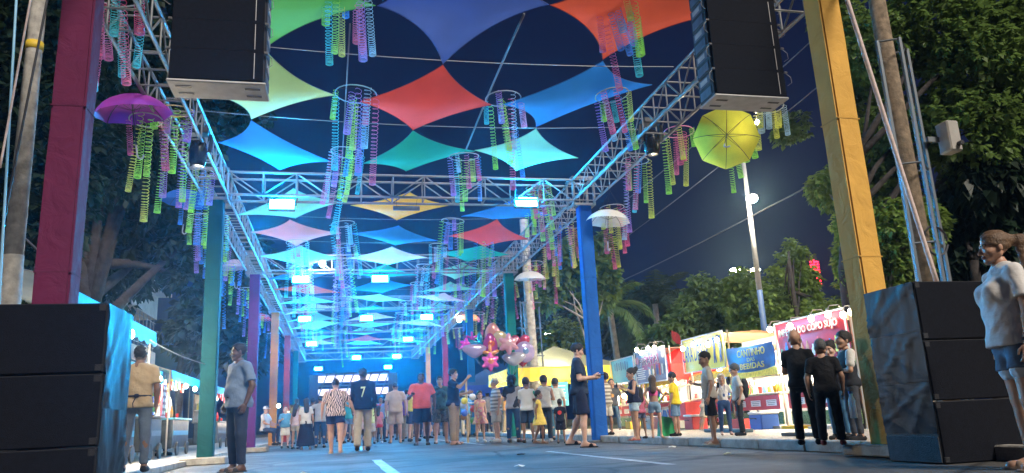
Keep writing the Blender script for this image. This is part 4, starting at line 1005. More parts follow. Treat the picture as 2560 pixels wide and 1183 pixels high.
for k, (x, y) in enumerate(cs):
    m_ = MB(); m_.box((x, y, 3.1), (.045, .045, 5.6)); m_.build('cage_post', tubem, root)
for z in (1.6, 2.7, 3.9, 5.88):
    for k in range(4):
        a, b = cs[k], cs[(k+1) % 4]; m_ = MB(); m_.cyl((a[0], a[1], z), (b[0], b[1], z), .016, None, 5); m_.build('cage_rung', tubem, root)
m_ = MB(); m_.tube([(.05+.2*math.cos(t*.5), -.25, 2.75+.22*math.sin(t*.5)) for t in range(13)], .018, 5, closed=False); m_.build('cable_coil', cable_m, root)
root = thing('wall_speaker', 'white box speaker with a black knob fixed to the weathered pole', 'speaker', atY(2372, 345, 9.1)); mb = MB(); mb.bbox((0, 0, 0), (.21, .25, .48), .02); mb.build('cabinet', mat('white_box', (.36, .34, .31), .6, var=.1, vscale=6), root)
mb = MB(); mb.cyl((.03, -.12, -.14), (.03, -.20, -.14), .035, None, 10); mb.build('knob', black, root); mb = MB(); mb.box((-.2, .1, 0), (.2, .05, .08)); mb.build('bracket', tubem, root)
p0 = atX(1335, 960, 6.2)
root = thing('utility_pole', 'concrete pole with steel conduits behind the white umbrella and the balloons', 'pole', (6.2, 24.2, .1)); mb = MB(); mb.cyl((0, 0, 0), (-.1, 0, 7.0), .18, .14, 14); mb.build('shaft', conc_pole, root, True)
for x in (-.33, -.22, .30):
    m_ = MB(); m_.cyl((x, -.1, .4), (x-.06, -.1, 4.2 if x < 0 else 4.0), .025, None, 6); m_.build('conduit', tubem, root)
for z in (1.5, 2.4, 3.3, 4.15):
    m_ = MB(); m_.box((-.03, -.1, z), (.72, .03, .03)); m_.build('conduit_clamp', tubem, root)
# main lamp post
LX = 12.2; q = atX(1913, 840, LX); LY = q.y
root = thing('lamp_post', 'tall lamp post with a single bright lamp and a blue painted foot', 'lamp post', (LX, LY, 0)); htop = atX(1865, 372, LX).z; hl = atX(1885, 510, LX).z; hb = atX(1900, 725, LX).z
mb = MB(); mb.cyl((0, 0, hb), (0, 0, htop), .085, .06, 12); mb.build('shaft', mat('post_grey', (.55, .54, .50), .6, var=.15, vscale=6), root, True)
mb = MB(); mb.cyl((0, 0, 0), (0, 0, hb), .10, .086, 12); mb.build('painted_foot', mat('post_blue', (.06, .12, .26), .5), root, True)
mb = MB(); mb.cyl((0, 0, hl-.05), (-.35, -.74, hl+.05), .025, None, 6); mb.build('arm', tubem, root)
mb = MB(); mb.ball((-.35, -.80, hl), (.15, .15, .11), 12); mb.build('lamp_globe', emat('street_lamp', (1.0, .86, .66), 240.0), root, True)
mb = MB(); mb.lathe([(.0, .16), (.10, .15), (.15, .09)], (-.35, -.80, hl), 12); mb.build('lamp_hood', cap_m, root)
def twin_lamp(px, py, Y, label, pyb=None, e=110.0):
    p = atY(px, py, Y); root = thing('lamp_post', label, 'lamp post', (p.x, p.y, 0)); mb = MB(); mb.cyl((0, 0, 0), (0, 0, p.z), .09, .06, 10); mb.build('shaft', mat('post_pale', (.5, .5, .36), .6), root, True)
    mb = MB(); mb.cyl((-.55, 0, p.z), (.55, 0, p.z), .03, None, 6); mb.build('crossarm', mat('post_pale', (.5, .5, .36), .6), root)
    for sx in (-1, 1):
        mb = MB(); mb.ball((sx*.55, -.05, p.z), (.28, .16, .10), 10); h_ = mb.build('lamp_head', emat('park_lamp', (1.0, .85, .55), e), root, True)
twin_lamp(1862, 676, 34, 'twin headed park lamp beside the blue footed lamp post')
twin_lamp(1842, 828, 40, 'low twin headed park lamp left of the blue footed lamp post')
twin_lamp(1398, 834, 40, 'small twin park lamp shining through the bush left of the blue column', e=45)

# ------------------------------------------------------------------ trees, palms, shrubs
def leafmat(name, c, v=.35): return mat(name, c, .5, var=v, vscale=1.6, trans=.45, spec=.4)
bark = mat('bark', (.034, .028, .027), .95, var=.45, vscale=6, bump=.8, bscale=14); palebark = mat('pale_bark', (.30, .26, .21), .9, var=.3, vscale=6, bump=.5, bscale=14)
def leaf_cloud(blobs, n, size, seed, per=7, droop=.5):
    rg = np.random.default_rng(seed); V = []; w = np.array([b[1][0]*b[1][1]*b[1][2] if hasattr(b[1], '__len__') else b[1]**3 for b in blobs])**.75; w = w/w.sum()
    nc = n//per
    which = rg.choice(len(blobs), nc, p=w); C = np.array([list(b[0]) for b in blobs])[which]; RR = np.array([b[1] if hasattr(b[1], '__len__') else (b[1],)*3 for b in blobs])[which]
    d = rg.normal(size=(nc, 3)); d /= np.linalg.norm(d, axis=1)[:, None]; rad = rg.uniform(.25, 1.05, nc)**.55
    C = C+d*RR*rad[:, None]
    C = np.repeat(C, per, 0); N = len(C); out = np.repeat(d, per, 0)
    a = rg.uniform(0, 2*np.pi, N); el = rg.uniform(-1.1, .45, N)-droop*.3
    D = np.stack([np.cos(a)*np.cos(el), np.sin(a)*np.cos(el), np.sin(el)], 1)+out*.35; D /= np.linalg.norm(D, axis=1)[:, None]
    U = np.cross(D, rg.normal(size=(N, 3))*.35+np.array([0, 0, 1])); U /= np.linalg.norm(U, axis=1)[:, None]+1e-6
    Nn = np.cross(U, D); L = size*rg.uniform(.6, 1.35, N)[:, None]; wd = L*.30
    B = C+D*L*.12; M1 = C+D*L*.55+Nn*L*.06; T = C+D*L-np.array([0, 0, 1])*L*.25*droop
    Vv = np.stack([B, M1+U*wd, T, M1-U*wd], 1).reshape(-1, 3); F = np.arange(4*N).reshape(-1, 4); return Vv, F
def branchy(root, base, top, r0, blobs, m, seed, name='trunk'):
    rg = random.Random(seed); base = Vector(base); top = Vector(top)
    pts = [base.lerp(top, t/5)+Vector((rg.uniform(-.12, .12), rg.uniform(-.12, .12), 0))*(t/5) for t in range(6)]
    mb = MB(); mb.tube(pts, [r0*(1.25 if i == 0 else 1-.1*i) for i in range(6)], 9); mb.build(name, m, root, True)
    for k, b in enumerate(blobs[:10]):
        c = Vector(b[0]); st = pts[3+k % 3]; mid = st.lerp(c, .5)+Vector((rg.uniform(-.2, .2), rg.uniform(-.2, .2), .15))
        mb = MB(); mb.tube([st, st.lerp(mid, .6), mid, mid.lerp(c, .6), c], [r0*.42, r0*.33, r0*.25, r0*.16, r0*.07], 6); mb.build('limb', m, root, True)
def tree(label, base, top, r0, blobs, n, size, lm, seed, bk=None, droop=.5, per=7, name='broadleaf_tree'):
    base = Vector(base); root = thing(name, label, 'tree', base); rel = [(tuple(Vector(b[0])-base), b[1]) for b in blobs]
    branchy(root, (0, 0, 0), Vector(top)-base, r0, rel, bk or bark, seed)
    V, F = leaf_cloud(rel, n, size, seed, per, droop); obj('crown', np_mesh('crown', V, F), lm, root); return root
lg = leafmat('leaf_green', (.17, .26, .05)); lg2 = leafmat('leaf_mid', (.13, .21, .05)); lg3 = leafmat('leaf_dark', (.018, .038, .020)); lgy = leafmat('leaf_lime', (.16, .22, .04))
def blob_px(lst): return [(atY(px, py, Y), r) for px, py, Y, r in lst]
# large trees on the right behind the yellow column
tree('big leafy tree filling the upper right corner behind the weathered pole', (9.3, 12.6, 0), (9.6, 12.4, 5.0), .20,
     blob_px([(2190, 130, 13, .9), (2260, 330, 13, .9), (2200, 480, 13.5, .8), (2170, 600, 14, .62), (2100, 470, 14, .55), (2330, 60, 12.5, 1.1), (2450, 160, 12, 1.2), (2420, 330, 12, 1.0), (2520, 60, 12, 1.1), (2540, 300, 12, .9), (2090, 40, 14, .6), (2150, 250, 14, .7), (1990, 310, 14.5, .33), (1960, 335, 14.5, .25)]), 42000, .16, lg2, 5)
tree('leafy tree with bright low foliage between the yellow column and the weathered pole', (9.0, 11.6, 0), (9.2, 11.4, 2.6), .17,
     blob_px([(2240, 600, 12, .75), (2140, 570, 12.5, .45), (2165, 700, 12.5, .5), (2240, 700, 12, .6), (2118, 640, 13, .30), (2060, 470, 13.5, .35), (2300, 560, 12, .5)]), 17000, .14, lg, 6, palebark)
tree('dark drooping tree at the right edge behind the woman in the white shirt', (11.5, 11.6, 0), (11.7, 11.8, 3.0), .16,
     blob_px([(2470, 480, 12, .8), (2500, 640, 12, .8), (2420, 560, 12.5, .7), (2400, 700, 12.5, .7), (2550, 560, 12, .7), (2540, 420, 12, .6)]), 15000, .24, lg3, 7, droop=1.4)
# trees of the park behind the stalls
tree('bushy tree behind the stalls, left of the blue footed lamp post foot', (13.5, 24, 0), (13.6, 24, 3.6), .12,
     blob_px([(1860, 720, 24, .7), (1880, 800, 24, .9), (1840, 760, 24, .6), (1910, 760, 23, .7), (1900, 840, 23, .8), (1850, 850, 24, .5)]), 11000, .20, lg, 8)
tree('tall bushy tree right of the blue footed lamp post with a bare top shoot', (14.2, 22, 0), (14.6, 22, 5.2), .12,
     blob_px([(1990, 740, 23, .8), (2035, 785, 23, .7), (1960, 760, 23, .7), (2010, 700, 23, .55), (2095, 775, 23, .45), (1990, 820, 22.5, .9), (2060, 820, 22.5, .7), (1985, 625, 23, .42), (1965, 635, 23, .3), (2005, 640, 23, .3), (1945, 690, 23, .4)]), 14000, .19, lg, 9)
tree('small tree with a forked top left of the lamp post', (12.5, 26, 0), (12.4, 26, 4.2), .10,
     blob_px([(1755, 715, 26, .55), (1740, 745, 26, .5), (1800, 740, 26, .5), (1720, 800, 26, .8), (1770, 790, 26, .7), (1690, 830, 26, .8), (1790, 840, 26, .7), (1750, 850, 26, .8), (1640, 860, 27, .7)]), 11000, .24, lg2, 10)
tree('slim tree with a pale forked trunk left of the bright blue column', (8.4, 24.5, 0), (8.4, 24.5, 3.6), .10,
     blob_px([(1420, 650, 25, .55), (1395, 690, 25, .55), (1380, 740, 25, .42), (1455, 670, 25, .55), (1500, 610, 25.5, .4), (1490, 680, 25, .55), (1520, 700, 25, .5), (1500, 745, 25, .4), (1350, 745, 25, .30), (1440, 605, 25, .4)]), 4500, .32, lg2, 11, palebark, per=6)
tree('round bush lit by the small twin lamp left of the bright blue column', (10.2, 33, 0), (10.3, 33, 2.6), .10,
     blob_px([(1400, 850, 34, .8), (1380, 870, 34, .6), (1425, 840, 34, .7), (1405, 820, 34, .5)]), 3000, .25, lgy, 12)
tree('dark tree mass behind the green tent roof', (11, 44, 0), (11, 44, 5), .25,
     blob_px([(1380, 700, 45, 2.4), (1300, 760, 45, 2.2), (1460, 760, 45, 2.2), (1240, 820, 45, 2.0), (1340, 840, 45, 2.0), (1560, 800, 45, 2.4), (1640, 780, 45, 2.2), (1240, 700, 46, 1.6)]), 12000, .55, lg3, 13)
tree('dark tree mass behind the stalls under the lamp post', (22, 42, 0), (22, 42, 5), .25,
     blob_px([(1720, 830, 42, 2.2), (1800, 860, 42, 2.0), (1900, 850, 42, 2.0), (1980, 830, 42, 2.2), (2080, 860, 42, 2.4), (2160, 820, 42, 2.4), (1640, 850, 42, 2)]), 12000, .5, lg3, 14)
# left trees
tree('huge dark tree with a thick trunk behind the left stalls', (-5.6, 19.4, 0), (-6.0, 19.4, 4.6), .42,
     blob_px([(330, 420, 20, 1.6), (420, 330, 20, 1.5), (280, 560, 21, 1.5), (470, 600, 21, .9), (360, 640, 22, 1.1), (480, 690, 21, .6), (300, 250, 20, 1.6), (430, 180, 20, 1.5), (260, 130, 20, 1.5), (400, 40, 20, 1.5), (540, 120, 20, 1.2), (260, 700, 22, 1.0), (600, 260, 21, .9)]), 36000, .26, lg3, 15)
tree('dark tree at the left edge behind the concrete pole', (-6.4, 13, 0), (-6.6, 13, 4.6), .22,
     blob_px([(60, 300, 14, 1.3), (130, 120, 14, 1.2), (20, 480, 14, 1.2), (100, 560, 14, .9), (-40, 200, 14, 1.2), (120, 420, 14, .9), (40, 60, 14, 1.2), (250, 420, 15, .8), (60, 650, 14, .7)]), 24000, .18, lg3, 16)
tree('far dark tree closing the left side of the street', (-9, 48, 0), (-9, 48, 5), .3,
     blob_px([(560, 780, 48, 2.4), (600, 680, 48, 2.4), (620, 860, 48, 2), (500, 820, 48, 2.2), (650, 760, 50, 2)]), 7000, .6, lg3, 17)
def palm(label, base, h, nf, L, seed, lm, lean=(0, 0)):
    rg = random.Random(seed); root = thing('palm_tree', label, 'tree', base, 0, 'palm trees in the park'); pts = [(lean[0]*(t/6)**1.5, lean[1]*(t/6)**1.5, h*t/6) for t in range(7)]
    mb = MB(); mb.tube(pts, [.17, .14, .13, .125, .12, .115, .12], 9); mb.build('trunk', palebark, root, True); tp = Vector(pts[-1])
    for k in range(nf):
        a = 2*math.pi*k/nf*2.4+rg.uniform(-.2, .2); up = rg.uniform(-.1, 1.25); mb = MB(); l = L*rg.uniform(.8, 1.1); N = 12; cur = tp.copy(); el = up; P_ = [cur.copy()]
        for i in range(N):
            cur = cur+Vector((math.cos(a)*math.cos(el), math.sin(a)*math.cos(el), math.sin(el)))*(l/N); el -= .10+.05*i/N+(1.2-up)*.03; P_.append(cur.copy())
        mb.tube(P_, [.022*(1-.8*i/N) for i in range(N+1)], 4)
        for i in range(1, N+1):
            for half in (0, .5):
                p = P_[i-1].lerp(P_[i], half+.5 if half+.5 <= 1 else 1); d = (P_[i]-P_[i-1]).normalized(); sd = d.cross(Vector((0, 0, 1))); sd = sd.normalized() if sd.length > .01 else Vector((1, 0, 0))
                ll = l*.26*math.sin(math.pi*min(.97, .12+.86*i/N))+.08
                for s_ in (-1, 1):
                    t = p+sd*(s_*ll*.75)+d*(ll*.55)-Vector((0, 0, ll*rg.uniform(.25, .6))); w_ = d*.03; mb.add([p-w_, p+w_, t.lerp(p, .4)+w_*1.2, t, t.lerp(p, .4)-w_*1.2], [(0, 1, 2, 3), (0, 3, 4)])
        mb.build('frond', lm, root)
lp = leafmat('palm_leaf', (.12, .19, .05)); lpd = leafmat('palm_leaf_dark', (.045, .07, .03))
b_ = atZ(1560, 1045, 0); c_ = atY(1552, 770, 27)
palm('palm tree with a pale trunk right of the bright blue column', (atY(1558, 1000, 27).x, 27, 0), c_.z, 17, 2.0, 3, lp, (-.25, 0))
palm('shaggy dark palm right of the pale trunked palm', (atY(1660, 1000, 30).x, 30, 0), atY(1655, 760, 30).z, 17, 2.2, 4, lpd, (0, 0))
palm('low palm behind the cyan and pirate signs', (atY(1610, 1000, 32).x, 32, 0), atY(1600, 800, 32).z, 15, 2.3, 5, lpd, (0, 0))
# ------------------------------------------------------------------ drink stalls on the right
SX = 8.4
signbulb_m = emat('sign_bulb', (1.0, .85, .62), 13.0)
TH = ['leftmost', 'second', 'third', 'fourth', 'fifth', 'sixth', 'seventh', 'eighth', 'ninth']
frame_m = mat('stall_frame', (.45, .43, .40), .5, .4); counter_red = mat('banner_red', (.50, .03, .035), .45, var=.12, vscale=3); whitep = mat('white_print', (.80, .80, .77), .6); shelf_m = mat('shelf_board', (.55, .45, .32), .7, var=.2, vscale=5)
def vinyl(name, c, var=.1): return mat('vinyl_'+name, c, .38, var=var, vscale=2.2, bump=.12, bscale=4, spec=.5)
def sign_frame(x, y0, y1, z0, z1):            # matrix of a sign facing -X; its local x runs towards the viewer's right (-Y), y up
    M = Matrix(((0, 0, -1, x), (-1, 0, 0, (y0+y1)/2), (0, 1, 0, (z0+z1)/2), (0, 0, 0, 1))); return M
BOT = {'green': (.05, .25, .06), 'amber': (.35, .14, .02), 'blue': (.03, .12, .55), 'red': (.55, .03, .03), 'clear': (.6, .65, .65), 'yellow': (.75, .55, .04), 'white': (.8, .8, .78), 'black': (.02, .02, .02)}
def bottle_mesh(kind):
    mb = MB()
    if kind == 'bottle': mb.lathe([(.001, 0), (.036, .002), (.037, .16), (.03, .19), (.014, .22), (.013, .28), (.001, .282)], n=10)
    elif kind == 'can': mb.lathe([(.001, 0), (.031, .003), (.033, .01), (.033, .11), (.028, .12), (.001, .121)], n=10)
    elif kind == 'cup': mb.lathe([(.001, 0), (.03, .001), (.045, .13), (.048, .132), (.042, .128), (.001, .12)], n=10)
    return mb.mesh(kind, True)
BM = {k: bottle_mesh(k) for k in ('bottle', 'can', 'cup')}
for k in BM.values(): k.materials.append(mat('glass_amber', BOT['amber'], .15, spec=.8))
def put(kind, c, p, label, group):
    o = bpy.data.objects.new(kind, BM[kind]); col.objects.link(o); o.location = p; m = mat('glass_'+c, BOT[c], .15, spec=.8)
    o.material_slots[0].link = 'OBJECT'; o.material_slots[0].material = m; tag(o, label, kind, group); return o
def stall(y0, y1, ztop, zb, label, name, sign, counter=True, ct=.80, dp=1.5, zf=.05, skirt=True):
    """y0 far end, y1 near end of a stall whose open front faces the street (-X)"""
    root = thing('market_stall', label, 'stall', (SX, (y0+y1)/2, 0), 0, 'drink stalls beside the pavement'); hy = abs(y0-y1)/2-.06
    for sy in (-1, 1):
        for dx in (0, dp):
            mb = MB(); mb.cyl((dx+.03, sy*hy, zf), (dx+.03, sy*hy, ztop), .022, None, 6); mb.build('post', frame_m, root)
    mb = MB(); mb.add([(-.02, -hy, ztop-.06), (-.02, hy, ztop-.06), (dp*.5, hy, ztop-.02), (dp*.5, -hy, ztop-.02), (dp, hy, ztop-.12), (dp, -hy, ztop-.12)], [(0, 1, 2, 3), (3, 2, 4, 5), (0, 3, 5), (1, 4, 2)]); 
    mb.build('roof', mat('stall_tarp', (.55, .36, .22), .7, var=.2, vscale=2, trans=.3), root)
    mb = MB(); mb.box((dp-.02, 0, (ztop+zf)/2), (.02, 2*hy, ztop-zf)); mb.build('back_sheet', mat('back_sheet', (.42, .42, .42), .7, var=.15, vscale=2), root)
    if counter:
        mb = MB(); mb.bbox((.25, 0, ct-.02), (.62, 2*hy, .04), .006); mb.build('counter', shelf_m, root)
        mb = MB(); mb.box((-.07, 0, ct-.19), (.015, 2*hy-.02, .28)); fr = mb.build('front_banner', counter_red, root)
        for k in range(3):
            yk = -hy+2*hy*(k+.5)/3
            mb = MB(); mb.box((-.081, yk, ct-.20), (.004, hy*.42, .12)); pn = mb.build('price_panel', whitep, fr)
            for j in range(3):
                mb = MB(); mb.box((-.085, yk, ct-.165-.033*j), (.003, hy*(.36-.05*j), .010)); mb.build('price_line', mat('print_dark', (.1, .06, .06), .6), fr)
        if skirt:
            mb = MB(); mb.box((-.03, 0, .30), (.02, 2*hy, .24)); sk = mb.build('lower_skirt', blotch('beer_print', ((.10, .19, .07), (.20, .28, .14), (.05, .12, .05)), 26), root)
            n = max(3, int(hy*2/.42))
            for k in range(n):
                yk = -hy+2*hy*(k+.5)/n; mb = MB(); mb.cyl((-.042, yk, .30), (-.047, yk, .30), .04, None, 12); mb.build('round_emblem', mat('print_red', (.55, .04, .04), .6), sk)
                mb = MB(); mb.cyl((-.0405, yk, .30), (-.044, yk, .30), .055, None, 12); mb.build('emblem_ring', whitep, sk)
        mb = MB(); mb.bbox((dp-.2, 0, 1.25), (.22, 2*hy-.1, .03), .004); mb.build('shelf', shelf_m, root)
    return root
stalls = []
def px_span(pa, pb): a = atX(*pa, SX); b = atX(*pb, SX); return a, b
# sign faces: (far top), (near top), far bottom z
def banner(root, far, near, zb, m, name='sign_banner', sag=0.0, dx=-.10):
    a = atX(*far, SX); b = atX(*near, SX); cy = root.location.y; n = 10; vs = []
    for i in range(n+1):
        t = i/n; y = a.y+(b.y-a.y)*t-cy; z = a.z+(b.z-a.z)*t
        for j in range(5): v = j/4; vs.append((dx+.016*math.sin(6*t+3*v)+.010*math.sin(17*t-5*v), y, z+(zb-z)*v-sag*math.sin(math.pi*t)*(.4+.6*v)))
    mb = MB(); mb.add(vs, [(i*5+j, i*5+j+1, (i+1)*5+j+1, (i+1)*5+j) for i in range(n) for j in range(4)]); o = mb.build(name, m, root, True)
    return o, a.y-cy, b.y-cy, (a.z+b.z)/2, zb
def lettering(root, parent, txt, m, yc, zc, w, h, dx=-.135, bold=.0, shear=0.0):
    M = Matrix(((0, 0, -1, dx-.03), (-1, 0, 0, yc), (0, 1, 0, zc), (0, 0, 0, 1))); return text_obj(txt, m, parent, M, w, h, .004, 'lettering', bold, shear)
def quadpart(parent, name, m, yc, zc, w, h, dx=-.12): mb = MB(); mb.box((dx, yc, zc), (.006, w, h)); return mb.build(name, m, parent)
def border(root, parent, y0, y1, z0, z1, m, dx=-.13):
    for a, b in (((y0, z0), (y1, z0)), ((y1, z0), (y1, z1)), ((y1, z1), (y0, z1)), ((y0, z1), (y0, z0))):
        mb = MB(); mb.cyl((dx, a[0], a[1]), (dx, b[0], b[1]), .016, None, 5); mb.build('sign_edge', m, parent)
pale_edge = mat('edge_pale', (.65, .70, .72), .5)
# 1 cyan sign
a, b = px_span((1535, 905), (1592, 888)); s1 = stall(a.y, b.y, a.z, 1.4, 'far drink stall with a cyan blue sign of blue lettering', 'cyan', None)
o, ya, yb, zt, zb = banner(s1, (1535, 905), (1592, 888), 1.44, vinyl('cyan', (.08, .55, .68)))
for k in range(7): quadpart(o, 'letter_stroke', vinyl('deep_cyan', (.02, .22, .45)), ya+(yb-ya)*(.2+.09*k), zt-.22, .05+.03*(k % 2), .20+.05*((k*3) % 2), -.125)
border(s1, o, ya, yb, zb, zt, pale_edge)
# 2 pirate sign
a, b = px_span((1596, 882), (1672, 865)); s2 = stall(a.y, b.y, a.z, 1.3, 'drink stall with the dark pirate tavern sign', 'pirate', None)
o, ya, yb, zt, zb = banner(s2, (1596, 882), (1672, 865), 1.33, vinyl('slate', (.16, .20, .34), .5)); W_ = abs(yb-ya); mid = (ya+yb)/2
border(s2, o, ya, yb, zb, zt, pale_edge)
quadpart(o, 'magenta_patch', vinyl('magenta', (.42, .10, .25)), mid, zt-.34, W_*.55, .38, -.117)
lettering(s2, o, 'BOTECO DO', vinyl('ltblue', (.35, .62, .85)), mid-.05, zt-.13, W_*.52, .14, -.138, .01)
lettering(s2, o, 'PIRATA', whitep, mid-.03, zt-.31, W_*.62, .19, -.138, .035)
lettering(s2, o, 'PIRATA', mat('ink_navy', (.03, .03, .12), .5), mid-.03, zt-.31, W_*.60, .175, -.145, .0)
for k in range(6): quadpart(o, 'menu_line', whitep, ya-.06-W_*.20+.12, zt-.48-.055*k, W_*(.22+.05*((k*2) % 3)), .026, -.122)
for k in range(5):
    c = list(BOT)[k]; o2 = quadpart(o, 'printed_bottle', mat('print_'+c, BOT[c], .5), mid-.05-W_*(.03+.08*k), zt-.57, .07, .26+.05*(k % 2), -.122)
mb = MB(); mb.cyl((-.118, yb+.17, zt-.2), (-.124, yb+.17, zt-.2), .10, None, 12); mb.build('shield_emblem', mat('print_cream', (.6, .55, .4), .5), o)
mb = MB(); mb.cyl((-.118, ya-.16, zt-.24), (-.124, ya-.16, zt-.24), .11, None, 12); mb.build('round_figure', mat('print_rose', (.5, .15, .2), .5), o)
# 3 yellow sign
a, b = px_span((1715, 850), (1818, 828)); s3 = stall(a.y, b.y, a.z, 1.4, 'drink stall with the yellow sign of tall blue letters and two dancing silhouettes', 'yellow', None)
o, ya, yb, zt, zb = banner(s3, (1715, 850), (1818, 828), 1.42, vinyl('yellow', (.80, .72, .08), .06)); W_ = abs(yb-ya); ink = vinyl('navy', (.02, .05, .22))
border(s3, o, ya, yb, zb, zt, pale_edge)
lettering(s3, o, 'CARA DE BAR', ink, ya-W_*.36, zt-.37, W_*.66, .38, -.138, .0)
for k, dy in enumerate((.78, .91)):
    y = ya-W_*dy; pts = [(0, .30), (.05, .27), (.03, .20), (.07, .12), (.06, .0), (.03, -.12), (.06, -.26), (.03, -.30), (-.01, -.14), (-.03, -.30), (-.06, -.28), (-.045, -.1), (-.03, .02), (-.06, .12), (-.03, .2), (-.05, .27)]
    mb = MB(); mb.prism(pts, 0, .006); f_ = mb.build('dancer_silhouette', ink, o); f_.matrix_local = Matrix(((0, -1, 0, -.121), (-1, 0, 0, y), (0, 0, 1, zt-.38), (0, 0, 0, 1)))
# 4 blue crumpled banner
a, b = px_span((1825, 872), (1943, 853)); s4 = stall(a.y, b.y, a.z+.02, 1.35, 'drink stall with the sagging blue banner of yellow letters', 'blue', None)
o, ya, yb, zt, zb = banner(s4, (1825, 872), (1943, 853), 1.30, vinyl('banner_blue', (.04, .12, .36), .5), sag=.06); W_ = abs(yb-ya); yl = vinyl('print_yellow', (.75, .66, .10)); mid = (ya+yb)/2
lettering(s4, o, 'CANTINHO', yl, mid-.18, zt-.16, W_*.58, .15, -.14, .01); lettering(s4, o, 'DAS', yl, mid-.15, zt-.30, W_*.16, .08, -.13); lettering(s4, o, 'BEBIDAS', yl, mid-.18, zt-.43, W_*.5, .12, -.14, .01)
# 5 red sign
a, b = px_span((1950, 812), (2124, 769)); s5 = stall(a.y, b.y, a.z, 1.3, 'near drink stall with the red sign of white letters and printed glasses', 'red', None)
o, ya, yb, zt, zb = banner(s5, (1950, 812), (2124, 769), 1.28, vinyl('red', (.50, .03, .05), .25)); W_ = abs(yb-ya); mid = (ya+yb)/2
border(s5, o, ya, yb, zb, zt, pale_edge)
lettering(s5, o, 'IMPÉRIO DO COPO SUJO', vinyl('print_pink', (.75, .10, .12)), mid-.02, zt-.21, W_*.86, .23, -.138, .04)
lettering(s5, o, 'IMPÉRIO DO COPO SUJO', whitep, mid-.02, zt-.21, W_*.84, .20, -.145, .02)
cols_ = ['green', 'blue', 'clear', 'amber', 'amber', 'amber', 'white', 'red', 'blue', 'blue', 'yellow', 'green']
for k, c in enumerate(cols_):
    y = ya-W_*(.07+.078*k); hh = .20+.07*((k*5) % 3)/2
    mb = MB(); mb.prism([(-.035, 0), (.035, 0), (.045, hh*.6), (.018, hh*.8), (.018, hh), (-.018, hh), (-.018, hh*.8), (-.045, hh*.6)], 0, .006); f_ = mb.build('printed_bottle', mat('printv_'+c, tuple(min(.85, v*1.6+.05) for v in BOT[c]), .5), o); f_.matrix_local = Matrix(((0, -1, 0, -.121), (-1, 0, 0, y), (0, 0, 1, zb+.10+.04*(k % 2)), (0, 0, 0, 1)))
STL = [(s1, 'cyan signed'), (s2, 'pirate'), (s3, 'yellow signed'), (s4, 'blue bannered'), (s5, 'red signed')]
for k, (s_, nm) in enumerate(STL):
    hy = (s_.location.y-(atX(*[(1592, 888), (1672, 865), (1818, 828), (1943, 853), (2124, 769)][k], SX)).y)-.1; cyy = s_.location.y
    cl = ['amber', 'green', 'clear', 'red', 'blue', 'yellow', 'white', 'black']
    for j in range(9): put('bottle', cl[(j*3+k) % 8], (SX+random.uniform(.08, .45), cyy+hy-2*hy*(j+.5)/9, .80), '%s bottle on the %s stall counter, %s from the left' % (cl[(j*3+k) % 8], nm, TH[j]), 'bottles on the %s stall counter' % nm)
    for j in range(6): put('cup' if j % 2 else 'can', cl[(j*5+k+1) % 8], (SX+.0+random.uniform(.0, .05), cyy+hy-2*hy*(j+.3)/6, .80), 'small %s %s at the %s stall edge, %s from the left' % (cl[(j*5+k+1) % 8], 'cup' if j % 2 else 'can', nm, TH[j]), 'drinks at the %s stall edge' % nm)
    for j in range(8): put('bottle', cl[(j*5+k+2) % 8], (SX+1.3+random.uniform(-.05, .05), cyy+hy-2*hy*(j+.5)/8, 1.265), '%s bottle on the %s stall back shelf, %s from the left' % (cl[(j*5+k+2) % 8], nm, TH[j]), 'bottles on the %s stall shelf' % nm)
    for j in range(9):        # packets hung in a row under the sign
        mb = MB(); c = cl[(j*3+k) % 8]; mb.bbox((0, 0, 0), (.03, .10, random.uniform(.14, .22)), .01); mb.cyl((0, 0, .05), (0, 0, .22), .003, None, 3)
        o = mb.build('snack_packet', mat('packet_'+c, tuple(min(.9, v*1.3+.05) for v in BOT[c]), .3), loc=(SX+.18+random.uniform(-.03, .08), cyy+hy-2*hy*(j+.5)/9, 1.27+random.uniform(-.03, .03))); tag(o, '%s packet hanging under the %s stall sign, %s from the left' % (c, nm, TH[j]), 'packet', 'packets hung in the %s stall' % nm)
    mb = MB(); mb.box((0, 0, 0), (.02, 2*hy-.1, .16)); o = mb.build('yellow_fringe', mat('fringe_yellow', (.75, .55, .06), .6, var=.3, vscale=20), s_, loc=(.04, 0, 1.30+(0 if k != 3 else -.08)))
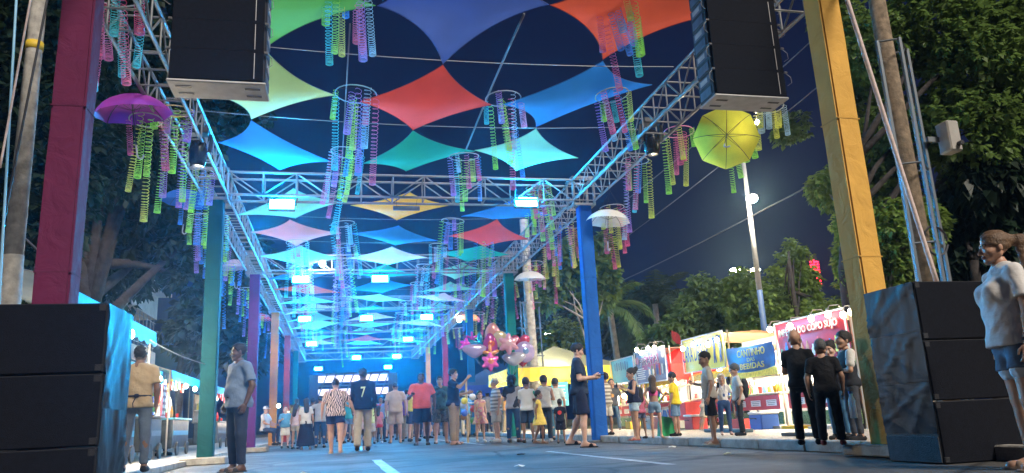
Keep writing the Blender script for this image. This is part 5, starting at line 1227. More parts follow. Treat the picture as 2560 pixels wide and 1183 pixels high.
# bulbs on bent arms in front of the signs
for px, py, lb in ((1592, 875, 'left bulb over the pirate sign'), (1620, 871, 'middle bulb over the pirate sign'), (1636, 869, 'right bulb over the pirate sign'), (1603, 883, 'bulb at the left corner of the pirate sign'), (1707, 872, 'bulb between the pirate and yellow signs'),
                   (1733, 862, 'first bulb before the yellow sign'), (1770, 862, 'second bulb before the yellow sign'), (1792, 850, 'third bulb before the yellow sign'), (1925, 824, 'bulb left of the red sign'), (1975, 815, 'first bulb before the red sign'), (2028, 797, 'second bulb before the red sign'), (2070, 786, 'third bulb before the red sign'), (2108, 788, 'fourth bulb before the red sign'),
                   (1635, 957, 'bulb under the pirate sign'), (1657, 952, 'second bulb under the pirate sign'), (1560, 990, 'bulb inside the cyan signed stall'), (1800, 930, 'left bulb inside the yellow signed stall'), (1768, 935, 'right bulb inside the yellow signed stall'), (1960, 907, 'left bulb inside the red signed stall'), (1980, 909, 'right bulb inside the red signed stall'), (1880, 925, 'added left bulb inside the blue bannered stall'), (1915, 922, 'added right bulb inside the blue bannered stall'), (2060, 900, 'added far right bulb inside the red signed stall'), (1690, 960, 'added bulb inside the red tent'),  (2128, 780, 'last bulb at the right end of the red sign')):  # blue bannered, far right red and red tent bulbs added for interior light
    p = atX(px, py, SX-.32 if 'under' not in lb and 'inside' not in lb else SX+.12); r = bulb(p, 'white '+lb, .052, signbulb_m if 'under' not in lb and 'inside' not in lb else whitebulb_m, 'bulbs of the drink stalls')
    if 'under' not in lb and 'inside' not in lb:
        mb = MB(); mb.tube([(0, 0, .09), (.05, 0, .15), (.22, 0, .16), (.28, 0, .1)], .008, 5); mb.build('arm', frame_m, r)
# things on the ground before the stalls
def binbox(px, Y, c, w, h, label):
    p = atX(px, 1070, SX-.25); mb = MB(); mb.v = []
    mb.add([(-.17, -w*.42, 0), (.17, -w*.42, 0), (.17, w*.42, 0), (-.17, w*.42, 0), (-.2, -w/2, h), (.2, -w/2, h), (.2, w/2, h), (-.2, w/2, h), (-.17, -w*.44, h), (.17, -w*.44, h), (.17, w*.44, h), (-.17, w*.44, h), (-.14, -w*.38, .03), (.14, -w*.38, .03), (.14, w*.38, .03), (-.14, w*.38, .03)],
           [(0, 3, 2, 1), (0, 1, 5, 4), (1, 2, 6, 5), (2, 3, 7, 6), (3, 0, 4, 7), (4, 5, 9, 8), (5, 6, 10, 9), (6, 7, 11, 10), (7, 4, 8, 11), (8, 9, 13, 12), (9, 10, 14, 13), (10, 11, 15, 14), (11, 8, 12, 15), (12, 13, 14, 15)])
    tag(mb.build('plastic_bin', mat('bin_%d' % int(sum(c)*100), c, .45, var=.1, vscale=5), loc=(SX-.28, p.y, .0)), label, 'bin', 'plastic bins before the stalls')
binbox(1955, 0, (.42, .42, .40), .62, .17, 'grey plastic bin before the blue bannered stall'); binbox(2005, 0, (.75, .50, .04), .6, .17, 'yellow plastic bin before the red signed stall'); binbox(1920, 0, (.05, .06, .16), .42, .17, 'dark blue plastic bin beside the grey bin'); binbox(2075, 0, (.72, .48, .04), .6, .16, 'yellow plastic bin behind the black shirted men')
mb = MB(); mb.bbox((0, 0, .33), (.5, .75, .30), .012); p = atX(1715, 1010, SX-.4); root = thing('serving_table', 'table with a bright red cloth beside the yellow shirt man', 'table', (p.x, p.y, 0)); mb = MB(); mb.bbox((0, 0, .52), (.5, .95, .40), .012); mb.build('red_cloth', mat('red_cloth', (.72, .06, .045), .6, var=.1, vscale=4), root)
for sx in (-.2, .2):
    for sy in (-.4, .4): mb = MB(); mb.cyl((sx, sy, 0), (sx, sy, .33), .02, None, 6); mb.build('leg', frame_m, root)
p = atZ(1665, 1090, .12); root = thing('tote_bag', 'green and white tote bag on the pavement between the legs', 'bag', p); mb = MB(); mb.prism([(-.13, 0), (.15, 0), (.11, .30), (-.08, .33)], -.07, .07); mb.build('bag_body', mat('bag_green', (.02, .30, .10), .5, var=.5, vscale=5), root); mb = MB(); mb.tube([(-.05, 0, .32), (-.02, 0, .44), (.05, 0, .43), (.08, 0, .30)], .01, 5); mb.build('handle', whitep, root)
mb = MB(); mb.bbox((0, 0, .03), (.16, 1.5, .06), .01); p = atZ(1780, 1083, .12); o = mb.build('kerb_board', mat('board_blue', (.10, .16, .20), .7), loc=(p.x+.3, p.y, .12)); tag(o, 'low dark blue board lying on the pavement behind the white shirt man', 'board')
mb = MB(); mb.bbox((0, 0, .02), (.12, .9, .045), .008); p = atZ(2010, 1090, .12); o = mb.build('dark_board', mat('board_dark', (.06, .055, .05), .7), loc=(p.x, p.y, .12)); tag(o, 'dark board lying on the pavement behind the black shirted men', 'board')
# tents
def tent(c, w, d, zv, zp, vh, cr, cv, label, rz=0.0):
    root = thing('canopy_tent', label, 'tent', c, rz, 'pop up tents'); 
    mb = MB(); q = [(-w/2, -d/2), (w/2, -d/2), (w/2, d/2), (-w/2, d/2)]; n = 6; vs = []; fs = []
    for k in range(4):
        a, b = q[k], q[(k+1) % 4]
        for i in range(n+1):
            t = i/n
            for j in range(n+1):
                u = j/n; x = (a[0]+(b[0]-a[0])*t)*(1-u); y = (a[1]+(b[1]-a[1])*t)*(1-u); z = zv+(zp-zv)*(u**1.15)-.05*math.sin(math.pi*t)*(1-u); vs.append((x, y, z))
        o_ = k*(n+1)**2
        fs += [(o_+i*(n+1)+j, o_+(i+1)*(n+1)+j, o_+(i+1)*(n+1)+j+1, o_+i*(n+1)+j+1) for i in range(n) for j in range(n)]
    mb.add(vs, fs); mb.build('roof', mat('tent_%d' % int(sum(cr)*1000), cr, .7, var=.12, vscale=1.5, trans=.3), root, True)
    for k in range(4):
        a, b = q[k], q[(k+1) % 4]; mb = MB(); vs = []; N = 12
        for i in range(N+1):
            t = i/N; x, y = a[0]+(b[0]-a[0])*t, a[1]+(b[1]-a[1])*t; vs += [(x*1.01, y*1.01, zv), (x*1.015, y*1.015, zv-vh+.03*math.sin(i*2.1))]
        mb.add(vs, [(2*i, 2*i+2, 2*i+3, 2*i+1) for i in range(N)]); mb.build('valance', mat('valance_%d' % int(sum(cv)*1000), cv, .7, var=.1, vscale=2, trans=.35), root)
        mb = MB(); mb.cyl((a[0]*.97, a[1]*.97, 0), (a[0]*.97, a[1]*.97, zv), .025, None, 6); mb.build('leg', alu, root)
    return root
tent((7.3, 25.6, 0), 4.0, 3.4, 2.12, 2.95, .42, (.22, .24, .17), (.80, .60, .05), 'large tent with a grey green roof and yellow valance behind the crowd')
p = atY(1705, 905, 19.5); tent((p.x+.1, 19.5, 0), 1.7, 1.8, 1.75, 2.35, .36, (.62, .03, .03), (.62, .035, .03), 'red tent between the pirate and yellow signs')
p = atY(1870, 868, 18); tent((p.x+.6, 18, 0), 2.4, 2.2, 1.75, 2.45, .3, (.60, .33, .10), (.55, .3, .1), 'orange peaked tent behind the blue bannered stall')
p = atY(2140, 850, 14.5); tent((p.x+1.0, 14.5, 0), 2.6, 2.4, 1.9, 2.5, .3, (.62, .45, .35), (.6, .45, .35), 'pale tent behind the red signed stall')
p = atY(1215, 940, 31); tent((p.x, 31, 0), 3.0, 2.6, 1.9, 2.6, .3, (.05, .12, .30), (.04, .10, .5), 'dark blue tent far behind the balloon bunch')
for px, Y, c, lb in ((1300, 24.0, 'left'), (1420, 24.2, 'right')) if False else ():
    pass
bulb(atY(1385, 935, 24.5), 'white bulb inside the large yellow valanced tent', .07, whitebulb_m); bulb(atY(1325, 925, 26), 'second white bulb inside the large yellow valanced tent', .06, whitebulb_m)
root = thing('menu_board', 'cyan menu board standing inside the yellow valanced tent', 'board', atY(1400, 985, 23.9)); mb = MB(); mb.bbox((0, 0, 0), (.55, .03, .75), .006); mb.build('panel', vinyl('menu_cyan', (.10, .50, .60), .3), root)
for k in range(5): mb = MB(); mb.box((0, -.018, .25-.11*k), (.38-.05*(k % 2), .004, .03)); mb.build('print_line', whitep, root)
mb = MB(); mb.bbox((0, 0, -.5), (.04, .03, .4), .004); mb.build('stand', frame_m, root)

# ------------------------------------------------------------------ left stalls, house
teal_tarp = mat('tarp_teal', (.012, .13, .18), .45, var=.15, vscale=2, trans=.25); cream_tarp = mat('tarp_cream', (.40, .37, .30), .7, var=.12, vscale=2, trans=.4)
def awning(a, b, drop, out, label, m, vm, post=True, base=.09):
    """a, b: outer top edge ends (near, far) along the kerb; slopes up towards the house side"""
    a = Vector(a); b = Vector(b); root = thing('stall_awning', label, 'awning', a, 0, 'awnings over the left stalls'); d = b-a; n = 10; vs = []
    for i in range(n+1):
        t = i/n; p = d*t
        for j in range(5):
            u = j/4; vs.append((p.x-out*u, p.y, p.z+.55*u-.06*math.sin(math.pi*u)*abs(math.sin(math.pi*t*3))))
    mb = MB(); mb.add(vs, [(i*5+j, i*5+j+1, (i+1)*5+j+1, (i+1)*5+j) for i in range(n) for j in range(4)]); mb.build('canopy', m, root, True)
    mb = MB(); vs = []; N = 24
    for i in range(N+1): t = i/N; p = d*t; vs += [(p.x+.01, p.y, p.z), (p.x+.03, p.y, p.z-drop*(1 if i % 2 else .8))]
    mb.add(vs, [(2*i, 2*i+1, 2*i+3, 2*i+2) for i in range(N)]); mb.build('valance', vm, root)
    for t in (.03, .97):
        for ox in (-.05, -out+.05):
            p = d*t; mb = MB(); mb.cyl((p.x+ox, p.y, base-a.z), (p.x+ox, p.y, p.z+(.5 if ox < -.1 else .0)), .02, None, 6); mb.build('post', frame_m, root)
    for k in range(4):
        p = d*(k/3); mb = MB(); mb.cyl((p.x, p.y, p.z-.01), (p.x-out, p.y, p.z+.54), .012, None, 5); mb.build('rafter', frame_m, root)
    return root
awning((-3.35, 9.6, 2.42), (-3.35, 15.4, 2.42), .30, 2.4, 'cream awning with a teal fringe right behind the left speaker wall', cream_tarp, teal_tarp)
awning((-3.5, 13.0, 1.80), (-3.5, 16.9, 1.80), .26, 1.6, 'low teal awning over the first left cart', teal_tarp, teal_tarp)
awning((-3.55, 18.0, 1.92), (-3.55, 22.4, 1.92), .24, 1.6, 'teal awning over the snack cart beside the teal column', teal_tarp, teal_tarp)
awning((-3.6, 24.5, 1.95), (-3.6, 29.5, 1.95), .24, 1.6, 'dark teal awning behind the purple column', teal_tarp, teal_tarp)
def cart(x, y, L, body, top, label, nitems, hue):
    root = thing('vendor_cart', label, 'cart', (x, y, .09), 0, 'vendor carts on the left'); mb = MB(); mb.bbox((-.35, 0, .48), (.70, L, .62), .02); mb.build('cart_body', body, root)
    mb = MB(); mb.bbox((-.35, 0, .81), (.82, L+.08, .04), .008); mb.build('counter', top, root)
    for sy in (-1, 1):
        mb = MB(); mb.cyl((.02, sy*L*.3, .16), (.06, sy*L*.3, .16), .15, None, 14); mb.build('wheel', black, root)
    mb = MB(); mb.box((-.72, 0, 1.25), (.03, L, .84)); mb.build('back_rack', mat('rack', (.18, .15, .13), .7, var=.3, vscale=8), root)
    mb = MB(); mb.box((.006, 0, .50), (.012, L*.9, .10)); mb.build('trim_strip', top, root)
    cl = ['red', 'yellow', 'green', 'amber', 'blue', 'white']
    for k in range(nitems):
        yy = -L/2+L*(k+.5)/nitems; c = cl[(k*hue+k) % 6]
        put('bottle' if k % 2 else 'can', c, (x-.18-.2*(k % 3), y+yy, .09+.83), '%s drink on the counter of the %s, %s from the left' % (c, label.split(' with')[0], TH[k]), 'drinks on the %s' % label.split(' with')[0])
        mb = MB(); mb.bbox((0, 0, 0), (.06, .14, .20), .02); mb.cyl((0, 0, .1), (0, 0, .2), .003, None, 3)
        tag(mb.build('hanging_toy', mat('packet_'+c, tuple(min(.9, v*1.3+.05) for v in BOT[c]), .35), loc=(x-.1-.18*(k % 2), y+yy, 1.62+.06*(k % 3))), '%s packet hanging over the %s, %s from the left' % (c, label.split(' with')[0], TH[k]), 'packet', 'packets over the %s' % label.split(' with')[0])
    for k in range(nitems+3):      # boxed goods stacked on the counter and the back rack
        c = cl[(k*2+hue) % 6]; hh = .14+.05*(k % 3); yy = -L/2+L*(k+.5)/(nitems+3); zz = .09+.83+.20 if k % 2 else .09+.83
        mb = MB(); mb.bbox((0, 0, hh/2), (.14, L/(nitems+3)*.85, hh), .008); mb.box((.072, 0, hh*.55), (.004, L/(nitems+3)*.6, hh*.4), 1)
        tag(mb.build('goods_box', [mat('packet_'+c, tuple(min(.9, v*1.3+.05) for v in BOT[c]), .35), whitep], loc=(x-.48 if k % 2 == 0 else x-.60, y+yy, .09+.83 if k % 2 == 0 else 1.28)), '%s goods box on the %s, %s from the left' % (c, label.split(' with')[0], (TH+['tenth', 'eleventh', 'twelfth'])[k]), 'box', 'boxes on the %s' % label.split(' with')[0])
    mb = MB(); mb.box((-.60, 0, 1.17), (.2, L, .02)); mb.build('rack_shelf', shelf_m, root)
    return root
blue_sheet = mat('cart_blue', (.03, .08, .15), .4, var=.3, vscale=5); silver = mat('cart_silver', (.07, .09, .11), .3, .5, var=.3, vscale=6, bump=.3, bscale=9); darkb = mat('cart_dark', (.02, .025, .03), .4, var=.3, vscale=8)
cart(-3.45, 14.0, 1.5, blue_sheet, mat('top_blue', (.10, .40, .55), .4), 'blue sheeted cart with bright goods near the capped vendor', 6, 3)
cart(-3.5, 16.4, 1.4, darkb, alu, 'black cart with a steel top under the low teal awning', 6, 2)
cart(-3.55, 19.4, 1.9, silver, mat('top_blue', (.10, .40, .55), .4), 'silver wrapped snack cart with packets beside the teal column', 9, 4)
cart(-3.6, 26.5, 2.2, silver, alu, 'far silver cart with goods behind the purple column', 7, 5)
root = thing('letter_board', 'dark red vertical board of white figures on the black cart', 'board', (-3.38, 16.55, 1.22)); mb = MB(); mb.bbox((0, 0, 0), (.03, .36, .62), .006); mb.build('panel', mat('board_maroon', (.16, .015, .03), .5), root)
for k in range(5):
    for s_ in (-1, 1): mb = MB(); mb.cyl((.016, s_*.08, .24-.12*k), (.02, s_*.08, .24-.12*k), .038, None, 8); mb.build('white_figure', whitep, root)
bulb(atX(323, 836, -3.3), 'bright bulb at the corner of the cream awning', .075, whitebulb_m); bulb(atX(387, 957, -3.45), 'bulb before the black cart', .05, whitebulb_m); bulb(atX(354, 937, -3.45), 'bulb among the bright garlands of the blue cart', .05); bulb(atX(503, 990, -3.5), 'bulb on the snack cart beside the teal column', .045); bulb(atX(357, 980, -3.6), 'small bulb behind the capped vendor', .04)
for y_, lb in ((14.2, 'added bare bulb over the counter of the blue sheeted cart'), (16.3, 'added bare bulb over the counter of the black cart'), (19.0, 'added near bulb over the silver snack cart'), (20.2, 'added far bulb over the silver snack cart'), (26.4, 'added bare bulb over the far silver cart')):  # bulbs added over each cart to brighten the goods
    bulb((-3.42, y_, 1.62), lb, .04, emat('added_cart_bulb', (1.0, .80, .52), 330.0), 'bulbs added over the left carts')
root = thing('garland_bunch', 'bunch of coloured garlands hanging over the blue cart', 'garland', atX(357, 955, -3.55))
for k in range(9):
    mb = MB(); c = ['red', 'yellow', 'green', 'blue', 'white'][k % 5]
    for j in range(5): mb.ball((.03*math.sin(k+j), (k-4)*.06, -.05*j-.05*(k % 3)), (.03, .035, .03), 6)
    mb.build('garland', mat('packet_'+c, tuple(min(.9, v*1.3+.05) for v in BOT[c]), .35), root, True)
wall_m = mat('house_wall', (.42, .34, .26), .85, var=.15, vscale=1.5); rail_m = mat('iron_rail', (.20, .24, .28), .5, .5)
HX = -7.6; z1 = atX(350, 745, HX).z; z2 = atX(440, 800, HX).z; z3 = atX(440, 905, HX).z
root = thing('house', 'beige house with barred openings behind the left stalls', 'building', (HX, 26, 0)); mb = MB(); mb.box((-2, 0, (z1+z2)/2), (4, 18, abs(z1-z2)+.9)); mb.build('upper_wall', wall_m, root)
mb = MB(); mb.box((-2, 0, z3/2), (4.05, 18, z3)); mb.build('lower_wall', wall_m, root); mb = MB(); mb.box((-3.9, 0, z1/2+.5), (.2, 17.9, z1)); mb.build('rear_wall', wall_m, root)
mb = MB(); mb.box((-1.8, 0, z1+.62), (4.6, 18.5, .14)); mb.build('roof_slab', wall_m, root)
for k in range(30): mb = MB(); mb.cyl((-.05, -8.7+.6*k, z3), (-.05, -8.7+.6*k, z2-.2), .018, None, 5); mb.build('window_bar', rail_m, root)
for k in range(5): mb = MB(); zz = z3+(z2-z3)*(k+.5)/5.5; mb.cyl((-.05, -9, zz), (-.05, 9, zz), .014, None, 5); mb.build('cross_bar', rail_m, root)

# ------------------------------------------------------------------ foil balloons
bun = atY(1240, 862, 20.5); foil = lambda n, c: mat('foil_'+n, c, .18, .35, spec=.8)
def balloon(px, py, Y, shape, c, s, label, rz=0.0, c2=None):
    p = atY(px, py, Y); root = thing('foil_balloon', label, 'balloon', p, rz, 'bunch of foil balloons'); pts = []; N = 30
    for k in range(N):
        t = 2*math.pi*k/N
        if shape == 'heart': x = .9*math.sin(t)**3; z = .8*(13*math.cos(t)-5*math.cos(2*t)-2*math.cos(3*t)-math.cos(4*t))/15
        elif shape == 'star': r = .62+.38*math.cos(5*t); x, z = r*math.sin(t), r*math.cos(t)
        elif shape == 'egg': x, z = .68*math.sin(t)*(1-.18*math.cos(t)), math.cos(t)
        elif shape == 'flower': r = .8+.2*math.cos(6*t); x, z = r*math.sin(t), r*math.cos(t)
        elif shape == 'fish': r = 1; x = math.sin(t)*.95+(.25*math.sin(2*t)); z = .6*math.cos(t)
        else: x, z = .92*math.sin(t), .92*math.cos(t)
        pts.append((x*s*1.05, z*s*1.05))
    vs = []; rings = 5; fs = []
    for sg in (-1, 1):
        for i in range(rings+1):
            q = i/rings; th = .34*s*math.sqrt(max(0, 1-q**2.2))
            for x, z in pts: vs.append((x*q, sg*th, z*q))
    for sgi in (0, 1):
        o_ = sgi*(rings+1)*N
        for i in range(rings):
            for k in range(N):
                f_ = (o_+i*N+k, o_+i*N+(k+1) % N, o_+(i+1)*N+(k+1) % N, o_+(i+1)*N+k); fs.append(f_ if sgi else f_[::-1])
    mb = MB(); mb.add(vs, fs); mb.build('envelope', foil('%d_%d_%d' % tuple(int(v*99) for v in c), c), root, True)
    if c2:
        mb = MB(); mb.ball((0, -.22*s, .05*s), (.42*s, .16*s, .40*s), 12); mb.build('printed_panel', foil('%d_%d_%d' % tuple(int(v*99) for v in c2), c2), root, True)
    e = Vector((4.45+random.uniform(-.05, .05), 19.9, 1.2))-p; mb = MB(); mb.tube([Vector((0, 0, -s*.6)).lerp(Matrix.Rotation(-rz, 3, 'Z') @ e, t/6)+Vector((0, 0, -.06*math.sin(math.pi*t/6))) for t in range(7)], .004, 3); mb.build('string', wire_m, root); return root
balloon(1232, 838, 20.7, 'egg', (.70, .30, .20), .33, 'tall orange pink foil balloon at the top of the bunch')
balloon(1226, 862, 20.3, 'egg', (.42, .05, .20), .30, 'dark red egg shaped foil balloon in the middle of the bunch', .2, (.55, .10, .05))
balloon(1272, 860, 20.1, 'flower', (.80, .42, .50), .29, 'rose pink flower shaped foil balloon facing the street', -.1, (.85, .55, .55))
balloon(1250, 848, 20.6, 'round', (.70, .58, .30), .24, 'pale gold round foil balloon behind the rose pink one')
balloon(1300, 855, 20.8, 'heart', (.55, .08, .16), .30, 'dark pink heart shaped foil balloon at the right of the bunch', -.3)
balloon(1312, 880, 20.4, 'round', (.50, .42, .68), .30, 'silver blue round foil balloon at the right end of the bunch', .1, (.2, .35, .6))
balloon(1200, 862, 20.5, 'star', (.02, .22, .30), .34, 'dark teal star shaped foil balloon left in the bunch', .2)
balloon(1186, 878, 20.2, 'fish', (.50, .38, .55), .30, 'pale lilac fish shaped foil balloon low at the left of the bunch')
balloon(1166, 862, 20.5, 'flower', (.75, .05, .45), .19, 'small magenta flower foil balloon at the left end of the bunch')
balloon(1180, 845, 20.8, 'star', (.65, .06, .40), .18, 'small magenta star foil balloon above the lilac fish one')
balloon(1226, 905, 20.1, 'flower', (.85, .12, .45), .25, 'hot pink flower foil balloon hanging lowest in the bunch', 0, (.8, .3, .15))
balloon(1225, 885, 20.2, 'star', (.80, .32, .08), .27, 'orange star foil balloon above the hot pink flower')
balloon(1285, 898, 20.3, 'fish', (.62, .60, .62), .30, 'silver fish shaped foil balloon low at the right', -.4)
balloon(1306, 905, 20.5, 'heart', (.60, .05, .06), .18, 'small red heart foil balloon at the lower right of the bunch')

# ------------------------------------------------------------------ stage gate at the far end, neon tower sign
led = emat('led_white', (1.0, .80, .92), .5)
Ys = 56.0; a = atY(795, 985, Ys); b = atY(972, 940, Ys); root = thing('stage_gate', 'brightly lit white stage gate closing the far end of the street', 'stage', ((a.x+b.x)/2, Ys, 0)); w_ = b.x-a.x
zt = atY(880, 935, Ys).z; z0 = atY(880, 990, Ys).z
for k in range(2): mb = MB(); mb.bbox((0, .2, z0+(zt-z0)*(.2+.6*k)), (w_, .1, (zt-z0)*.30), .02); mb.build('light_strip', led, root)
for k in range(9):
    mb = MB(); x = -w_/2+w_*k/8; mb.cyl((x, .0, z0), (x+(w_/8 if k < 8 else 0), .0, zt), .05, None, 5); mb.build('truss_brace', dkmetal, root)
for z in (z0-.05, (z0+zt)/2, zt+.05): mb = MB(); mb.cyl((-w_/2, 0, z), (w_/2, 0, z), .06, None, 6); mb.build('truss_chord', dkmetal, root)
for sx in (-1, 1): mb = MB(); mb.box((sx*(w_/2+.3), .2, zt/2), (.6, .5, zt)); mb.build('leg', black, root)
mb = MB(); mb.box((0, 2.2, zt/2), (w_*1.1, .1, zt)); mb.build('back_drape', mat('drape', (.004, .006, .010), .95, spec=.1), root)
Yn = 70; p = atY(2038, 682, Yn); root = thing('neon_sign', 'red neon tower sign shining above the far tree tops', 'sign', (p.x, Yn, 0)); neon = emat('neon_red', (1.0, .01, .03), 4.0)
mb = MB(); mb.box((0, .2, p.z/2+1), (.9, .3, p.z+2)); mb.build('tower', black, root)
for k in range(9):
    for j, (x, w_) in enumerate(((-.35, .35), (.32, .5))):
        mb = MB(); mb.box((x+.08*(k % 2), 0, p.z-1.15+.29*k), (w_*(.7+.3*((k+j) % 2)), .08, .13)); mb.build('neon_stroke', neon, root)
mb = MB(); mb.box((.02, 0, p.z+.1), (.07, .08, 2.6)); mb.build('neon_stroke', neon, root)
for px, py, c, lb in ((1690, 838, (.30, .02, .02), 'red flag like cloth among the leaves above the stalls'),):
    p = atY(px, py, 24); mb = MB(); vs = []; 
    for i in range(7):
        for j in range(5): vs.append((-.15+.05*i, .04*math.sin(i*1.3+j), .18-.09*j-.03*i))
    mb.add(vs, [(i*5+j, i*5+j+1, (i+1)*5+j+1, (i+1)*5+j) for i in range(6) for j in range(4)]); o = mb.build('red_cloth', mat('red_flag', c, .8, trans=.3), None, True, p); tag(o, lb, 'cloth')

# coolers and crates beside the stalls
foam = mat('cooler_foam', (.72, .72, .70), .7, var=.08, vscale=6)
def cooler(px, label, c=None):
    y = atX(px, 1060, SX-.55).y; root = thing('cool_box', label, 'cool box', (SX-.50, y, .05), random.uniform(-.15, .15), 'cool boxes before the stalls'); mb = MB(); mb.bbox((0, 0, .17), (.36, .52, .34), .02); mb.build('box', c or foam, root); mb = MB(); mb.bbox((0, 0, .365), (.39, .55, .05), .015); mb.build('lid', foam, root); mb = MB(); mb.tube([(-.2, -.12, .26), (-.225, -.1, .27), (-.225, .1, .27), (-.2, .12, .26)], .010, 5); mb.build('handle', black, root)
cooler(1630, 'white foam cool box before the pirate stall'); cooler(1735, 'red cool box with a white lid before the yellow signed stall', mat('cool_red', (.5, .04, .04), .4)); cooler(1905, 'blue cool box with a white lid before the blue bannered stall', mat('cool_blue', (.04, .12, .45), .4))
def crate(px, c, label, lift=0.0):
    y = atX(px, 1060, SX-.45).y; root = thing('bottle_crate', label, 'crate', (SX-.42, y, .05+lift), random.uniform(-.1, .1), 'bottle crates before the stalls'); m = mat('crate_%d' % int(sum(c)*100), c, .45)
    mb = MB(); mb.box((0, 0, .012), (.3, .42, .02)); mb.build('floor', m, root)
    for a, d in (((-.145, 0, .14), (.014, .42, .25)), ((.145, 0, .14), (.014, .42, .25)), ((0, -.203, .14), (.276, .014, .25)), ((0, .203, .14), (.276, .014, .25)), ((0, 0, .12), (.27, .01, .2)), ((0, .1, .12), (.27, .01, .2)), ((0, -.1, .12), (.27, .01, .2))): mb = MB(); mb.box(a, d); mb.build('crate_wall', m, root)
crate(1580, (.60, .42, .03), 'yellow bottle crate before the cyan signed stall'); crate(1672, (.55, .05, .04), 'red bottle crate before the pirate stall'); crate(1672, (.05, .15, .5), 'blue bottle crate stacked on the red one', .265); crate(1852, (.55, .05, .04), 'red bottle crate behind the backpack man')
for k, (x, y, rz, c, lb) in enumerate(((1.9, 8.3, .4, (.7, .7, .66), 'small white paper scrap on the near road'), (-.4, 9.6, 1.2, (.45, .4, .3), 'crushed paper cup on the road left of the dashed line'), (2.6, 11.2, 2.2, (.04, .04, .05), 'flattened black wrapper on the road near the thin white line'), (4.3, 8.2, .9, (.6, .55, .3), 'yellowish wrapper lying by the right kerb'), (4.7, 10.6, 2.7, (.65, .65, .62), 'crumpled white napkin at the foot of the right kerb'), (-1.6, 8.6, .2, (.55, .5, .45), 'pale paper scrap on the road by the left speaker wall'))):
    rg = random.Random(k); mb = MB(); vs = [(.07*math.cos(t)*rg.uniform(.6, 1.2), .05*math.sin(t)*rg.uniform(.6, 1.2), rg.uniform(.004, .03)) for t in [i*math.pi/4 for i in range(8)]]+[(0, 0, .035)]
    mb.add(vs, [(i, (i+1) % 8, 8) for i in range(8)]+[tuple(range(7, -1, -1))]); o = mb.build('litter_scrap', mat('litter_%d' % k, c, .8), loc=(x, y, .004)); o.rotation_euler = (0, 0, rz); tag(o, lb, 'litter')
# ------------------------------------------------------------------ people
phone_m = mat('phone', (.02, .02, .025), .2)
def phone(n):
    def ex(root, J, Z, part, lo, hi, res):
        d = J['fd'+n]; p = J['wr'+n]+d*.10+np.array([0, -.01, .02]); mb = MB(); mb.bbox(tuple(p), (.075, .012 if abs(d[1]) < .8 else .14, .15 if abs(d[1]) < .8 else .012), .003); mb.build('phone', phone_m, root)
    return ex
def backprint(txt, m, z, w, h, y=.165):
    def ex(root, J, Z, part, lo, hi, res):
        M = Matrix(((-1, 0, 0, 0), (0, 0, 1, y), (0, 1, 0, Z(z)), (0, 0, 0, 1))); text_obj(txt, m, root, M, w, h, .004, 'shirt_print', .01)
    return ex
def disc(c, z, r, side=-1, x=0.0, y=.17):
    def ex(root, J, Z, part, lo, hi, res):
        mb = MB(); mb.cyl((x, side*(y-.006), Z(z)), (x, side*y, Z(z)), r, None, 12); mb.build('shirt_print', cloth(c), root)
    return ex
def ppl(label, px, fy, hy, face, z=0.0, Y=None, H=None, **kw):
    if Y is None: g = atZ(px, fy, z)
    else: g = atY(px, fy, Y); g.z = z
    h = H or max(.8, min(1.95, atY(px, hy, g.y).z-z))
    face -= math.degrees(math.atan2(g.x, g.y))          # headings are given as seen from the camera
    kw.setdefault('res', max(.013, min(.026, g.y*.0013)))
    return person(label, (g.x, g.y, z), h, face, **kw)
J_ = (.03, .05, .10)
ppl('man in a pale blue polo shirt and jeans standing beside the teal column, looking left', 588, 1180, 858, -62, tone='dark', pose='pocket', top=('polo', (.15, .21, .31)), bottom=('jeans', (.022, .030, .055)), hair='buzz', look=-22, belly=.03, build=1.08, res=.014, shoes=('slide', (.03, .03, .03)))
def apron(root, J, Z, part, lo, hi, res):
    mb = MB(); mb.tube([(-.17, .05, Z(1.02)), (-.1, .135, Z(1.02)), (.0, .155, Z(1.02)), (.1, .135, Z(1.02)), (.17, .05, Z(1.02))], .012, 5); mb.ball((0, .165, Z(1.02)), (.04, .015, .03), 8); mb.tube([(0, .165, Z(1.02)), (.04, .17, Z(.92)), (.03, .17, Z(.85))], .008, 4); mb.build('apron_strings', cloth((.03, .035, .06)), root)
ppl('vendor seen from behind in tan shirt, pale cap and jeans by the left speaker wall', 333, 1180, 920, 172, z=.09, Y=10.9, H=1.60, tone='brown', pose='stand2', top=('tee', (.52, .38, .22)), bottom=('jeans', (.14, .18, .24)), hair='short', cap=('cap', (.50, .44, .34)), res=.014, extra=apron)
ppl('vendor with a red cap working behind the black cart', 402, 1120, 970, 50, z=.09, Y=19.9, H=1.62, tone='light', pose='stand2', top=('tee', (.70, .66, .60)), bottom=('jeans', J_), cap=('cap', (.45, .05, .06)), hair='short')
